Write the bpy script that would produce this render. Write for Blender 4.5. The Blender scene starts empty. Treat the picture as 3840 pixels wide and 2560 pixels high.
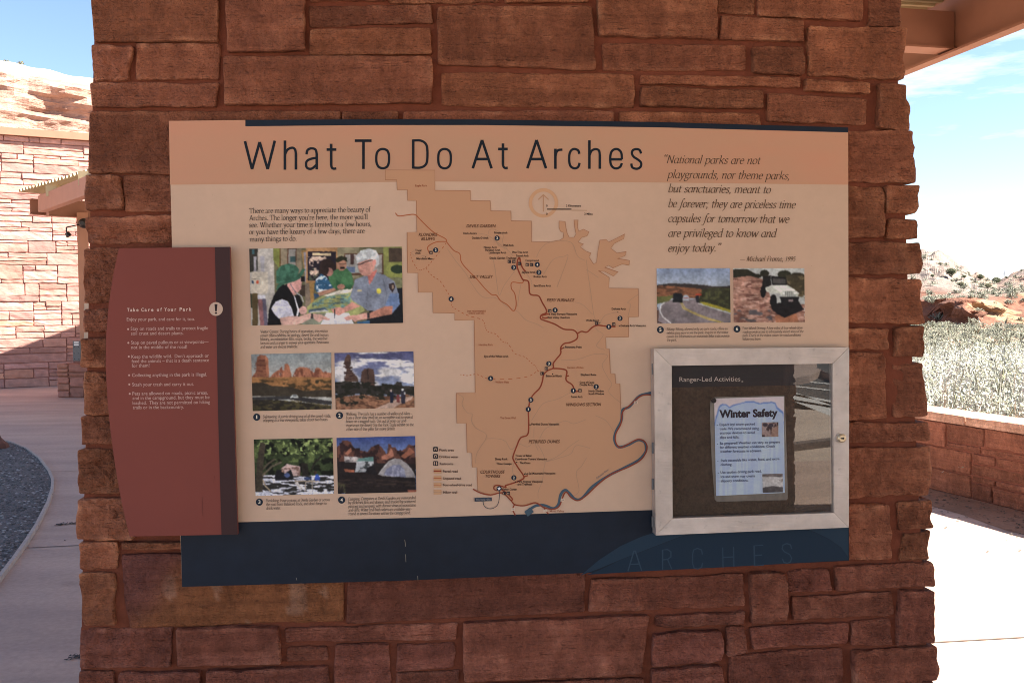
import bpy, math, random
import numpy as np
from mathutils import Vector, Matrix, noise
from mathutils.geometry import tessellate_polygon

# ------------------------------------------------------------------ camera, sky, sun, exposure
scn = bpy.context.scene
COL = scn.collection
EYE = Vector((0, 0, 1.6))
FPX, PITCH, ROLL = 3688.0, 2.0, -0.6
ROT = Matrix.Rotation(math.radians(90 - PITCH), 3, 'X') @ Matrix.Rotation(math.radians(ROLL), 3, 'Z')
cd = bpy.data.cameras.new('camera')
cam = bpy.data.objects.new('camera', cd)
COL.objects.link(cam)
cam.location = EYE
cam.rotation_euler = ROT.to_euler()
cd.sensor_width = 36
cd.lens = 36 * FPX / 3840
cd.clip_start, cd.clip_end = 0.05, 20000
scn.camera = cam

SUN_EL, SUN_AZ = 43.0, -6.0          # azimuth measured from +X towards +Y
sdir = Vector((math.cos(math.radians(SUN_EL)) * math.cos(math.radians(SUN_AZ)),
               math.cos(math.radians(SUN_EL)) * math.sin(math.radians(SUN_AZ)),
               math.sin(math.radians(SUN_EL))))
w = bpy.data.worlds.new('World')
scn.world = w
w.use_nodes = True
nt = w.node_tree
bg = nt.nodes['Background']
sky = nt.nodes.new('ShaderNodeTexSky')
sky.sky_type = 'NISHITA'
sky.sun_disc = False
sky.sun_elevation = math.radians(SUN_EL)
sky.sun_rotation = math.radians(90 - SUN_AZ)
sky.air_density, sky.dust_density, sky.ozone_density = 1.0, 0.25, 1.0
sky.altitude = 1300
tc = nt.nodes.new('ShaderNodeTexCoord')
mp = nt.nodes.new('ShaderNodeMapping')
mp.inputs['Scale'].default_value = (1.6, 1.6, 9.0)
mp.inputs['Rotation'].default_value = (0.12, 0.1, 0.3)
cn = nt.nodes.new('ShaderNodeTexNoise')
cn.inputs['Scale'].default_value = 2.3
cn.inputs['Detail'].default_value = 7
cn.inputs['Roughness'].default_value = 0.6
cr = nt.nodes.new('ShaderNodeMapRange')
cr.inputs['From Min'].default_value = 0.50
cr.inputs['From Max'].default_value = 0.64
cr.inputs['To Max'].default_value = 0.85
mx = nt.nodes.new('ShaderNodeMix')
mx.data_type = 'RGBA'
mx.inputs[7].default_value = (6.0, 6.1, 6.2, 1)
nt.links.new(tc.outputs['Generated'], mp.inputs[0])
nt.links.new(mp.outputs[0], cn.inputs['Vector'])
nt.links.new(cn.outputs[0], cr.inputs[0])
sx = nt.nodes.new('ShaderNodeSeparateXYZ')
cm = nt.nodes.new('ShaderNodeMapRange')       # the clouds lie to the right of the view
cm.inputs['From Min'].default_value = -0.25
cm.inputs['From Max'].default_value = 0.3
cmu = nt.nodes.new('ShaderNodeMath')
cmu.operation = 'MULTIPLY'
nt.links.new(tc.outputs['Generated'], sx.inputs[0])
nt.links.new(sx.outputs[0], cm.inputs[0])
nt.links.new(cm.outputs[0], cmu.inputs[0])
nt.links.new(cr.outputs[0], cmu.inputs[1])
nt.links.new(cmu.outputs[0], mx.inputs[0])
nt.links.new(sky.outputs[0], mx.inputs[6])
nt.links.new(mx.outputs[2], bg.inputs[0])
bg.inputs[1].default_value = 0.05

sl = bpy.data.lights.new('sun', 'SUN')
sl.energy, sl.angle, sl.color = 5.0, math.radians(0.5), (1.0, 0.915, 0.78)
sun = bpy.data.objects.new('sun', sl)
COL.objects.link(sun)
sun.rotation_euler = sdir.to_track_quat('Z', 'Y').to_euler()
scn.view_settings.view_transform = 'Standard'
scn.view_settings.look = 'None'
scn.view_settings.exposure = 2.33
scn.view_settings.gamma = 1
scn.cycles.use_denoising = True
scn.cycles.denoiser = 'OPENIMAGEDENOISE'
scn.cycles.denoising_input_passes = 'RGB_ALBEDO_NORMAL'
scn.cycles.denoising_prefilter = 'NONE'
scn.cycles.denoising_quality = 'HIGH'
scn.cycles.use_adaptive_sampling = False
scn.cycles.pixel_filter_type = 'BLACKMAN_HARRIS'
scn.cycles.filter_width = 1.0
scn.cycles.max_bounces = 8
scn.cycles.diffuse_bounces = 5

# ------------------------------------------------------------------ helpers
def tag(o, label=None, cat=None, group=None, kind=None):
    for k, v in (('label', label), ('category', cat), ('group', group), ('kind', kind)):
        if v:
            o[k] = v
    return o

def empty(name, loc, label, cat, group=None):
    o = bpy.data.objects.new(name, None)
    COL.objects.link(o)
    o.location = loc
    o.empty_display_size = 0.2
    bpy.context.view_layer.update()
    return tag(o, label, cat, group)

def link(name, me, mat=None, parent=None):
    o = bpy.data.objects.new(name, me)
    COL.objects.link(o)
    if mat and not me.materials:
        me.materials.append(mat)
    if parent:
        o.parent = parent
        o.matrix_parent_inverse = Matrix.Translation(world_loc(parent)).inverted()
    return o

def world_loc(o):
    v = Vector(o.location)
    p = o.parent
    return v if p is None else v   # parts keep world coordinates, their own location is zero

class MB:
    """collects vertices, faces and per-vertex colours for ONE mesh object"""
    def __init__(s):
        s.v, s.f, s.c = [], [], []
    def add(s, vs, fs, col=(1, 1, 1)):
        n = len(s.v)
        s.v += [tuple(p) for p in vs]
        s.f += [tuple(i + n for i in f) for f in fs]
        s.c += ([tuple(col)] * len(vs)) if not isinstance(col, list) else col
    def box(s, c, sx, sy, sz, U=Vector((1, 0, 0)), V=Vector((0, 1, 0)), W=Vector((0, 0, 1)), col=(1, 1, 1)):
        c = Vector(c)
        vs = [c + U * (sx * a / 2) + V * (sy * b / 2) + W * (sz * d / 2) for d in (-1, 1) for b in (-1, 1) for a in (-1, 1)]
        s.add(vs, [(0, 2, 3, 1), (4, 5, 7, 6), (0, 1, 5, 4), (2, 6, 7, 3), (0, 4, 6, 2), (1, 3, 7, 5)], col)
    def beam(s, a, b, wd, ht, col=(1, 1, 1)):
        a, b = Vector(a), Vector(b)
        u = (b - a).normalized()
        v = Vector((0, 0, 1)).cross(u)
        if v.length < 1e-4:
            v = Vector((1, 0, 0))
        v.normalize()
        s.box((a + b) / 2, (b - a).length, wd, ht, u, v, u.cross(v), col)
    def tube(s, a, b, r0, r1=None, n=12, col=(1, 1, 1), cap=True):
        a, b = Vector(a), Vector(b)
        r1 = r0 if r1 is None else r1
        d = (b - a).normalized()
        x = d.orthogonal().normalized()
        y = d.cross(x)
        vs = []
        for p, r in ((a, r0), (b, r1)):
            for k in range(n):
                t = 2 * math.pi * k / n
                vs.append(p + x * (r * math.cos(t)) + y * (r * math.sin(t)))
        fs = [(k, (k + 1) % n, n + (k + 1) % n, n + k) for k in range(n)]
        if cap:
            fs += [tuple(range(n - 1, -1, -1)), tuple(range(n, 2 * n))]
        s.add(vs, fs, col)
    def prism(s, front, off, col=(1, 1, 1)):
        """front: 3-D outline, off: vector to the back outline"""
        n = len(front)
        back = [Vector(p) + off for p in front]
        tris = tessellate_polygon([[Vector(p) for p in front]])
        fs = [tuple(t) for t in tris] + [tuple(n + i for i in reversed(t)) for t in tris]
        fs += [(k, n + k, n + (k + 1) % n, (k + 1) % n) for k in range(n)]
        s.add(list(front) + back, fs, col)
    def sheet(s, pts, col=(1, 1, 1)):
        s.add(pts, [tuple(t) for t in tessellate_polygon([[Vector(p) for p in pts]])], col)
    def build(s, name, mat, parent=None, smooth=False):
        me = bpy.data.meshes.new(name)
        me.from_pydata(s.v, [], s.f)
        ca = me.color_attributes.new('Col', 'FLOAT_COLOR', 'POINT')
        arr = np.ones((len(s.v), 4), dtype=np.float32)
        arr[:, :3] = np.array(s.c, dtype=np.float32)
        ca.data.foreach_set('color', arr.ravel())
        if smooth:
            me.polygons.foreach_set('use_smooth', [True] * len(me.polygons))
        me.update()
        return link(name, me, mat, parent)

def lin(c):
    return tuple((v / 255 / 12.92) if v <= 10 else ((v / 255 + 0.055) / 1.055) ** 2.4 for v in c)
ILL = (0.66, 0.56, 0.53)
def alb(c):
    """a printed colour read off the photograph -> surface colour, for the light that falls on the board"""
    return tuple(min(0.9, a / b) for a, b in zip(lin(c), ILL))

def mat(name, rough=0.6, base=None, attr=False, metal=0.0, spec=0.5):
    m = bpy.data.materials.new(name)
    m.use_nodes = True
    b = m.node_tree.nodes['Principled BSDF']
    b.inputs['Roughness'].default_value = rough
    b.inputs['Metallic'].default_value = metal
    b.inputs['Specular IOR Level'].default_value = spec
    if base:
        b.inputs['Base Color'].default_value = (*base, 1)
    if attr:
        a = m.node_tree.nodes.new('ShaderNodeAttribute')
        a.attribute_name = 'Col'
        m.node_tree.links.new(a.outputs['Color'], b.inputs['Base Color'])
    return m

def noisy(name, base=None, rough=0.8, layers=(), bump=(), spec=0.3, metal=0.0):
    """base colour (or the mesh's own colours) times noise layers (scale xyz, detail, lo, hi) plus bump layers (scale xyz, detail, distance)"""
    m = mat(name, rough, base, attr=base is None, metal=metal, spec=spec)
    nt = m.node_tree
    N, L = nt.nodes, nt.links
    b = N['Principled BSDF']
    tc = N.new('ShaderNodeTexCoord')
    if base is None:
        cur = b.inputs['Base Color'].links[0].from_socket
    else:
        r = N.new('ShaderNodeRGB')
        r.outputs[0].default_value = (*base, 1)
        cur = r.outputs[0]
    def nz(sc, det, rg=0.6):
        mp = N.new('ShaderNodeMapping')
        mp.inputs['Scale'].default_value = sc
        t = N.new('ShaderNodeTexNoise')
        t.inputs['Scale'].default_value = 1
        t.inputs['Detail'].default_value = det
        t.inputs['Roughness'].default_value = rg
        L.new(tc.outputs['Object'], mp.inputs[0])
        L.new(mp.outputs[0], t.inputs['Vector'])
        return t.outputs[0]
    for sc, det, lo, hi, *rg_ in layers:
        mr = N.new('ShaderNodeMapRange')
        mr.inputs['From Min'].default_value = rg_[0] if rg_ else 0.3
        mr.inputs['From Max'].default_value = rg_[1] if rg_ else 0.7
        L.new(nz(sc, det), mr.inputs[0])
        mx = N.new('ShaderNodeMix')
        mx.data_type = 'RGBA'
        lo = lo if isinstance(lo, tuple) else (lo,) * 3
        hi = hi if isinstance(hi, tuple) else (hi,) * 3
        mx.inputs[6].default_value = (*lo, 1)
        mx.inputs[7].default_value = (*hi, 1)
        L.new(mr.outputs[0], mx.inputs[0])
        mu = N.new('ShaderNodeMix')
        mu.data_type = 'RGBA'
        mu.blend_type = 'MULTIPLY'
        mu.inputs[0].default_value = 1
        L.new(cur, mu.inputs[6])
        L.new(mx.outputs[2], mu.inputs[7])
        cur = mu.outputs[2]
    L.new(cur, b.inputs['Base Color'])
    nrm = None
    for sc, det, dist in bump:
        bp = N.new('ShaderNodeBump')
        bp.inputs['Distance'].default_value = dist
        L.new(nz(sc, det), bp.inputs['Height'])
        if nrm:
            L.new(nrm, bp.inputs['Normal'])
        nrm = bp.outputs[0]
    if nrm:
        L.new(nrm, b.inputs['Normal'])
    return m

M_STONE = noisy('red_sandstone', None, 0.85,
                layers=[((1.6, 1.6, 60), 6, (0.84, 0.82, 0.82), (1.14, 1.15, 1.15)),
                        ((3.0, 3.0, 24), 6, 1.0, (1.42, 1.50, 1.55), .57, .74),
                        ((26, 26, 13), 5, (0.80, 0.78, 0.78), (1.22, 1.24, 1.24)),
                        ((7, 7, 4), 4, (1.18, 1.18, 1.2), (0.86, 0.85, 0.85)),
                        ((150, 150, 90), 3, .84, 1.16),
                        ((45, 45, 38), 2, 1.0, (.55, .5, .5), .70, .78)],
                bump=[((110, 110, 150), 6, 0.008), ((30, 30, 36), 5, 0.017), ((4, 4, 120), 4, .005)], spec=0.2)
M_STONE_FAR = noisy('red_sandstone_wall', None, 0.85,
                    layers=[((1.2, 1.2, 9), 5, 0.85, 1.16), ((12, 12, 12), 5, 0.88, 1.12)],
                    bump=[((9, 9, 22), 5, 0.012)], spec=0.2)
M_MORTAR = noisy('red_mortar', None, 0.9, layers=[((20, 20, 20), 5, 0.8, 1.15)], bump=[((140, 140, 140), 5, 0.003)], spec=0.15)
M_PRINT = mat('printed_ink', 0.5, attr=True, spec=0.12)
M_CONC = noisy('pink_concrete', (0.49, 0.37, 0.315), 0.85,
               layers=[((0.5, 0.9, 1), 6, (0.82, 0.82, 0.85), (1.1, 1.09, 1.07)), ((30, 30, 30), 4, 0.9, 1.08), ((0.35, 3.0, 1), 5, 0.86, 1.1), ((2.5, 2.5, 1), 5, 1.0, .78, .62, .75)],
               bump=[((180, 180, 180), 3, 0.002)], spec=0.25)
M_STEEL = noisy('brown_painted_steel', (0.30, 0.145, 0.095), 0.55, layers=[((5, 5, 5), 3, 0.93, 1.06)], spec=0.4)
M_DECK = noisy('tan_steel_deck', (0.40, 0.325, 0.19), 0.5, layers=[((3, 3, 3), 3, 0.9, 1.06)], spec=0.4)
M_ALU = noisy('brushed_aluminium', (0.57, 0.51, 0.475), 0.40, layers=[((18, 18, 18), 5, 0.84, 1.12), ((6, 6, 6), 5, 0.86, 1.1), ((60, 60, 60), 3, 1.0, .8, .64, .74)],
              bump=[((30, 30, 900), 2, 0.0004)], metal=0.6, spec=0.5)
M_BLACK = mat('black_plastic', 0.5, (0.012, 0.012, 0.013))
M_GREY = noisy('grey_paint', (0.13, 0.135, 0.14), 0.5, layers=[((30, 30, 30), 3, 0.9, 1.1)])

def px_ray(s):
    return ROT @ Vector((s[0] - 1920, 1280 - s[1], -FPX))
def gz(s, z=0.0):
    d = px_ray(s)
    return EYE + d * ((z - EYE.z) / d.z)
def gy(s, y):
    d = px_ray(s)
    return EYE + d * (y / d.y)

YAW = math.radians(6.0)
PU = Vector((math.cos(YAW), math.sin(YAW), 0))          # along the board, to the right
PN = Vector((math.sin(YAW), -math.cos(YAW), 0))         # out of the board, to the viewer
PQ = Vector((0, 2.17, 0))
UP = Vector((0, 0, 1))
def onp(s, off=0.0):
    d = px_ray(s)
    t = (PN.dot(PQ - EYE) + off) / PN.dot(d)
    return EYE + d * t
def onuz(s, off=0.0):
    p = onp(s, off)
    return ((p - PQ).dot(PU), p.z)
def uz3(u, z, off=0.0):
    return PQ + PU * u + UP * z + PN * off
def mirror(p):
    return p - PN * (2 * (p - PQ).dot(PN))

# coordinate frames of the enlarged views the outlines were measured in -> photograph pixels
def FR(x0, y0, k):
    return lambda x, y: (x0 + x * k, y0 + y * k)
fA, fB, fC, fD = FR(300, 0, .6378), FR(1700, 0, .7653), FR(280, 1980, .6463), FR(1700, 1980, .7823)
fE, fF, fG, fH = FR(280, 380, .4464), FR(280, 900, .7398), FR(3140, 400, .574), FR(3140, 1250, .574)
f5, fM, f8 = FR(600, 400, .5741), FR(1400, 500, .5102), FR(1600, 1200, .5102)
f7, fQ, fR2 = FR(900, 1250, .4782), FR(2400, 500, .5421), FR(2400, 1250, .5421)
fN, fP, fW = FR(380, 900, .7337), FR(920, 900, .2636), FR(2600, 1320, .4211)
fZ7, fZb, f2 = FR(0, 600, .2296), FR(0, 1100, .3825), FR(0, 900, 1.0587)
f3, f4 = FR(3000, 0, .5742), FR(3200, 900, 1.0587)

# ------------------------------------------------------------------ stone work
def stone(mb, q, O, U, Z, N, prot=.02, rough=.005, back=.05, step=.02, seed=0, col=(.2, .1, .07), edge=.01, wob=.003, stri=0.0, rings=1, col2=None):
    """one rough-faced block: q = four (u, z) corners TL TR BR BL on the plane O + U u + Z z, N points out"""
    q = [Vector((a, b)) for a, b in q]
    wd = ((q[1] - q[0]).length + (q[2] - q[3]).length) / 2
    ht = ((q[3] - q[0]).length + (q[2] - q[1]).length) / 2
    def line(L):
        e = min(edge / L, .25)
        n = max(2, int((L - 2 * edge) / step))
        return [0, e * .45] + [e + (1 - 2 * e) * k / n for k in range(n + 1)] + [1 - e * .45, 1]
    S, T = line(wd), line(ht)
    nx, nz = len(S), len(T)
    off = Vector((seed * 7.13 % 91, seed * 3.77 % 57, seed * 1.91 % 37))
    tl = ((seed * 0.618) % 1 - .5) * 2
    tl2 = ((seed * 0.377) % 1 - .5) * 2
    vs, cs = [], []
    bnd = {}
    for j, t in enumerate(T):
        for i, s in enumerate(S):
            p = (q[0] * (1 - s) + q[1] * s) * (1 - t) + (q[3] * (1 - s) + q[2] * s) * t
            m = min(s * wd, (1 - s) * wd, t * ht, (1 - t) * ht)
            rc = min(.013, wd * .3, ht * .3) * edge / .01
            da, db = rc - min(s, 1 - s) * wd, rc - min(t, 1 - t) * ht
            if da > 0 and db > 0:      # rounded corners
                kf = max(da, db) / math.hypot(da, db)
                p = p + ((q[1] - q[0]).normalized() * (da * (1 - kf) * (1 if s < .5 else -1)) + (q[3] - q[0]).normalized() * (db * (1 - kf) * (1 if t < .5 else -1)))
            c = Vector((p.x * 9, p.y * 9, 0)) + off
            n1 = noise.noise(c)
            n2 = noise.noise(c * 4.3)
            wu = noise.noise(c * 1.7 + Vector((9, 3, 5))) * wob * 1.6 + n2 * wob
            wz = noise.noise(c * 1.3 + Vector((2, 8, 1))) * wob * 1.2 + noise.noise(c * 5 + Vector((1, 1, 1))) * wob * .9
            fall = max(0.25, 1 - m / .03)
            p = p + Vector((wu, wz)) * fall
            r = edge * (1 + .5 * n1)
            drop = 0
            if m < r:
                k = 1 - m / r
                drop = r * .75 * (1 - math.sqrt(max(0, 1 - k * k)))
            d = prot + rough * (n1 * 1.0 + n2 * .55 + noise.noise(c * 11) * .3) + rough * .8 * (tl * (s - .5) + tl2 * (t - .5)) - drop
            d += rough * .32 * noise.noise(c * 9.1 + Vector((3, 3, 3))) + min(rough, .006) * .42 * (noise.cell(Vector((off.x, (p.y + .006 * n1) * 44, off.z + (c.x * .35 if rough > .006 else 0)))) - .5)
            if rough > .0065:      # split faces: stepped facets
                cell = noise.cell(Vector((c.x * .55 + n2 * .5, c.y * .8 + n1 * .6, off.z)))
                d += rough * .35 * cell
            if stri:
                d += stri * noise.noise(Vector((p.x * 5, p.y * 95, off.z)))
            vs.append(O + U * p.x + Z * p.y + N * d)
            if col2:
                cs.append(col2(p, s, t, n1, n2))
            else:
                k = 1 + .20 * n1 + .10 * n2
                if edge < .006:     # dusty worn arrises and pale rubbed patches
                    wear = max(0, 1 - m / .010) * max(0, .35 + n2) * .55 + max(0, n1 * .9 + n2 * .5 - .25) * .55
                    k += wear
                    kk = wear * .35
                    cs.append((col[0] * k, col[1] * k * (1 + kk), col[2] * k * (1 + kk * 1.1)))
                else:
                    cs.append((col[0] * k, col[1] * k, col[2] * k))
            bnd[(i, j)] = (p, len(vs) - 1)
    fs = [(j * nx + i, (j + 1) * nx + i, (j + 1) * nx + i + 1, j * nx + i + 1) for j in range(nz - 1) for i in range(nx - 1)]
    loop = [(i, 0) for i in range(nx)] + [(nx - 1, j) for j in range(1, nz)] + [(i, nz - 1) for i in range(nx - 2, -1, -1)] + [(0, j) for j in range(nz - 2, 0, -1)]
    prev = [bnd[l][1] for l in loop]
    ctr = (q[0] + q[1] + q[2] + q[3]) / 4
    for r_ in range(1, rings + 1):
        cur = []
        dep = prot * .4 - (back + prot * .4) * r_ / rings
        for l in loop:
            p = bnd[l][0]
            g = 0
            if rings > 1:
                g = noise.noise(Vector((p.x * 20, p.y * 20, r_ * 3.7)) + off) * .006
            p2 = p + (p - ctr).normalized() * g
            vs.append(O + U * p2.x + Z * p2.y + N * dep)
            cs.append(cs[bnd[l][1]])
            cur.append(len(vs) - 1)
        n = len(loop)
        fs += [(prev[k], prev[(k + 1) % n], cur[(k + 1) % n], cur[k]) for k in range(n)]
        prev = cur
    mb.add(vs, fs, cs)

def ashlar(W, H, seed, unit=.1, gap=.012, long=1.0):
    """random coursed rubble: rectangles (x0, z0, x1, z1) that fill W x H"""
    R = random.Random(seed)
    out = []
    z = 0
    while z < H - unit * .4:
        bh = min(H - z, unit * R.choice((2, 3, 3, 4)))
        if H - z - bh < unit * .7:
            bh = H - z
        x = -R.random() * .4 * long
        while x < W:
            bw = R.uniform(.45, 1.25) * long
            x2 = min(W, x + bw)
            if W - x2 < .15 * long:
                x2 = W
            rows, zz = [], 0
            while zz < bh - 1e-6:
                h = unit * R.choice((.6, 1, 1, 1.5, 2))
                if bh - zz - h < unit * .5:
                    h = bh - zz
                rows.append((zz, zz + h))
                zz += h
            for a, b in rows:
                xs = [max(0, x), x2]
                if xs[1] - xs[0] > (b - a) * 3.2 and R.random() < .55:
                    xs.insert(1, xs[0] + (xs[1] - xs[0]) * R.uniform(.3, .7))
                for k in range(len(xs) - 1):
                    if xs[k + 1] - xs[k] > gap * 3:
                        out.append((xs[k] + gap / 2, z + a + gap / 2, xs[k + 1] - gap / 2, z + b - gap / 2))
            x += bw
            if x2 == W:
                break
        z += bh
    return out

def tone(R, base=(98, 56, 43)):
    c = alb(base)
    v = R.uniform(.80, 1.24)
    h = R.uniform(-.06, .06)
    return (c[0] * v * (1 + h * .35), c[1] * v * (1 + h * .6), c[2] * v * (1 - h * .2))

def wall_face(mb, rects, O, U, N, seed, prot=.02, rough=.006, back=.05, step=.1, edge=.012, base=(98, 56, 43), wob=.004, Z=UP, sat=None):
    R = random.Random(seed)
    for k, (a, b, c, d) in enumerate(rects):
        col = tone(R, base if (sat is None or R.random() > .035) else sat)
        stone(mb, [(a, d), (c, d), (c, b), (a, b)], O, U, Z, N, prot * R.uniform(.6, 1.4), rough, back, step, seed * 100 + k, col, edge, wob)

# ---- the pillar that carries the board
STOFF = -0.034
PL = []     # (frame, eight numbers, style)   style: s smooth sawn, r rough split, c corner (split and running round the corner)
def q(f, *n, st='s'):
    for k in range(0, len(n), 8):
        PL.append((f, n[k:k + 8], st))
q(fA, 78, -90, 815, -90, 815, 247, 98, 245, 75, 503, 822, 505, 805, 628, 82, 622, st='C')
q(fA, 78, 268, 312, 285, 300, 480, 85, 478, st='cr')
q(fA, 862, -90, 1325, -90, 1325, 303, 875, 318, 1362, -90, 1790, -90, 1790, 14, 1362, 14, 1355, 42, 2060, 36, 2065, 138, 1355, 162,
  1355, 190, 2058, 175, 2065, 315, 1355, 322, 862, 346, 2060, 348, 2062, 608, 860, 620, 335, 262, 828, 262, 828, 470, 335, 468,
  1545, 662, 1868, 662, 1868, 760, 1545, 760)
q(FR(0, 0, 1), 345, 422, 1276, 421, 1276, 645, 336, 652, st='C')
q(FR(0, 0, 1), 1457, -60, 1872, -60, 1872, 10, 1457, 10, 1887, -60, 2205, -60, 2205, 10, 1887, 10, 1512, 425, 2295, 421, 2297, 500, 1512, 500,
  1310, 2150, 2187, 2130, 2185, 2285, 1308, 2325)
q(fB, -75, 40, 672, 42, 685, 348, -70, 322, -62, 366, 885, 372, 885, 525, -62, 515, 700, -90, 1280, -90, 1278, 198, 712, 183,
  725, 215, 1435, 232, 1430, 348, 730, 348, 1300, -80, 1470, -80, 1470, 78, 1300, 68, 1482, -80, 2000, -80, 1992, 110, 1485, 82,
  1305, 88, 1700, 112, 1708, 210, 1300, 200, 1462, 235, 1705, 238, 1705, 375, 1462, 360, 918, 372, 1690, 385, 1685, 433, 918, 415,
  912, 435, 1505, 455, 1500, 535, 915, 525, 1715, 398, 2025, 415, 2025, 465, 1715, 448, 1530, 458, 2015, 490, 2012, 618, 1535, 598,
  815, 553, 1490, 562, 1500, 660, 815, 660)
q(fB, 2035, -90, 2166, -90, 2174, 132, 2025, 125, 1728, 143, 2192, 150, 2195, 392, 1735, 370, 2070, 420, 2212, 420, 2222, 638, 2070, 632, st='cr')
q(fG, -200, 158, 445, 172, 492, 495, -200, 490, -200, 893, 517, 897, 531, 1090, -200, 1090, -200, 1125, 537, 1125, 548, 1412, -200, 1415,
  305, 530, 500, 530, 494, 695, 308, 690, 325, 745, 507, 743, 512, 857, 318, 865, st='cr')
q(fG, -200, 530, 278, 535, 280, 850, -200, 852, st='r')
q(fH, -200, -30, 320, -28, 318, 95, -200, 95, -200, 135, 300, 130, 308, 548, -200, 552, -200, 1112, 308, 1107, 345, 1455, -200, 1475, st='r')
q(fH, 370, -40, 547, -40, 562, 158, 360, 155, 350, 205, 557, 197, 572, 530, 362, 540, -200, 590, 580, 575, 585, 695, -200, 718,
  -200, 755, 576, 730, 588, 1050, -200, 1080, 385, 1105, 598, 1090, 597, 1258, 388, 1278, 415, 1315, 614, 1290, 602, 1470, 395, 1470, st='cr')
q(fD, 1822, 180, 2288, 160, 2292, 263, 1825, 290, 2130, 298, 2292, 292, 2293, 535, 2115, 552, 1905, 580, 2298, 560, 2302, 716, 1910, 738,
  1905, 755, 2290, 730, 2300, 860, 1905, 880, st='cr')
q(fD, 655, 245, 1385, 215, 1388, 370, 648, 398, 1412, 215, 1585, 210, 1590, 430, 1420, 440, 1605, 200, 1790, 190, 1795, 288, 1615, 297,
  1620, 328, 2095, 300, 2095, 408, 1620, 432, 970, 420, 1380, 395, 1380, 445, 968, 465, 955, 500, 1278, 478, 1278, 625, 945, 655,
  940, 668, 1282, 648, 1285, 840, 940, 840, 1308, 475, 1390, 470, 1395, 580, 1305, 598, 1422, 470, 1880, 445, 1880, 545, 1435, 573,
  1322, 605, 1860, 570, 1868, 840, 1310, 840, 1900, 440, 2090, 425, 2090, 545, 1900, 555, st='r')
q(fD, 50, 445, 930, 408, 900, 688, 55, 725, 60, 748, 905, 712, 905, 840, 60, 840)
q(fC, 36, 80, 250, 80, 255, 235, 42, 232, 30, 262, 245, 262, 240, 548, 66, 545, 40, 580, 565, 572, 562, 785, 38, 798, 40, 815, 235, 820, 240, 990, 38, 990, st='cr')
q(fC, 285, 78, 640, 76, 640, 112, 285, 115, 595, 575, 1195, 565, 1205, 765, 605, 785, 1225, 580, 2215, 548, 2215, 628, 1225, 648,
  1240, 682, 1465, 678, 1468, 758, 1240, 765, 1515, 672, 1820, 662, 1835, 930, 1505, 940, 1870, 665, 2210, 660, 2208, 805, 1868, 820,
  1875, 840, 2225, 825, 2225, 990, 1875, 990, 775, 820, 1470, 792, 1478, 990, 765, 990, 270, 825, 728, 820, 728, 990, 265, 990)
q(fC, 277, 150, 1555, 150, 1560, 525, 322, 565, st='t')
q(fE, 428, 632, 900, 627, 900, 925, 440, 925, st='s')
q(fE, 112, 635, 400, 640, 405, 925, 116, 918, 104, 978, 900, 962, 900, 1190, 118, 1200, st='cr')
q(fF, 62, 50, 260, 50, 260, 310, 58, 312, 56, 350, 260, 338, 260, 465, 52, 465, 48, 500, 260, 500, 260, 640, 44, 640, 45, 672, 260, 672, 260, 872, 55, 872,
  38, 895, 260, 895, 260, 1035, 36, 1035, 30, 1065, 260, 1065, 260, 1275, 32, 1275, 22, 1310, 300, 1305, 300, 1508, 22, 1508, st='cr')

pillar = empty('stone_pillar', uz3(0, 0, STOFF), 'red sandstone block pillar that carries the visitor information board', 'pillar')
mb = MB()
R = random.Random(5)
def two_tone(p, s, t, n1, n2):
    a = alb((96, 54, 46))
    b = alb((118, 69, 43))
    if noise.noise(Vector((p.x * 22, p.y * 9, 3))) > .18:
        b = alb((132, 88, 66))
    k = 1 / (1 + math.exp(-((s - .2) * 22 + (t - .5) * 9 + n1 * 3)))
    v = 1 + .15 * n2
    return tuple((x * (1 - k) + y * k) * v for x, y in zip(a, b))
Oq = PQ + PN * STOFF
for k, (f, n, st) in enumerate(PL):
    cs4 = [onuz(f(n[2 * i], n[2 * i + 1]), STOFF) for i in range(4)]
    corner = 'c' in st.lower()
    base = (111, 63, 44) if st in ('s', 'C') else (117, 67, 47)
    zc = sum(c[1] for c in cs4) / 4
    if zc < .98:
        base = (104, 57, 44)  # lower courses darker: shade near the ground put into their colour
    col = tone(R, base)
    cx_ = sum(c[0] for c in cs4) / 4
    cy_ = sum(c[1] for c in cs4) / 4
    gx, gy_ = R.uniform(-.0005, .0032), R.uniform(0, .0034)
    cs4 = [(c[0] + (gx if c[0] > cx_ else -gx), c[1] + (gy_ if c[1] > cy_ else -gy_)) for c in cs4]
    stone(mb, cs4, Oq, PU, UP, PN, R.uniform(.007, .021), .0042 if st in 'sCt' else .0095, .45 if corner else .05, .009, k + 1, col,
          edge=.0042, wob=.0022 if st in 'sCt' else .0034, stri=.0012 if st in 'sCt' else .0008, rings=5 if corner else 1, col2=two_tone if st == 't' else None)
# outline of the mortar core (slightly battered sides)
tl, tr = onuz((356, 0), STOFF), onuz((3352, 0), STOFF)
bl, br = onuz((303, 2500), STOFF), onuz((3478, 2500), STOFF)
def side_u(a, b, z):
    return a[0] + (b[0] - a[0]) * (z - a[1]) / (b[1] - a[1])
PH, PD = 3.22, 0.95
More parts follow.
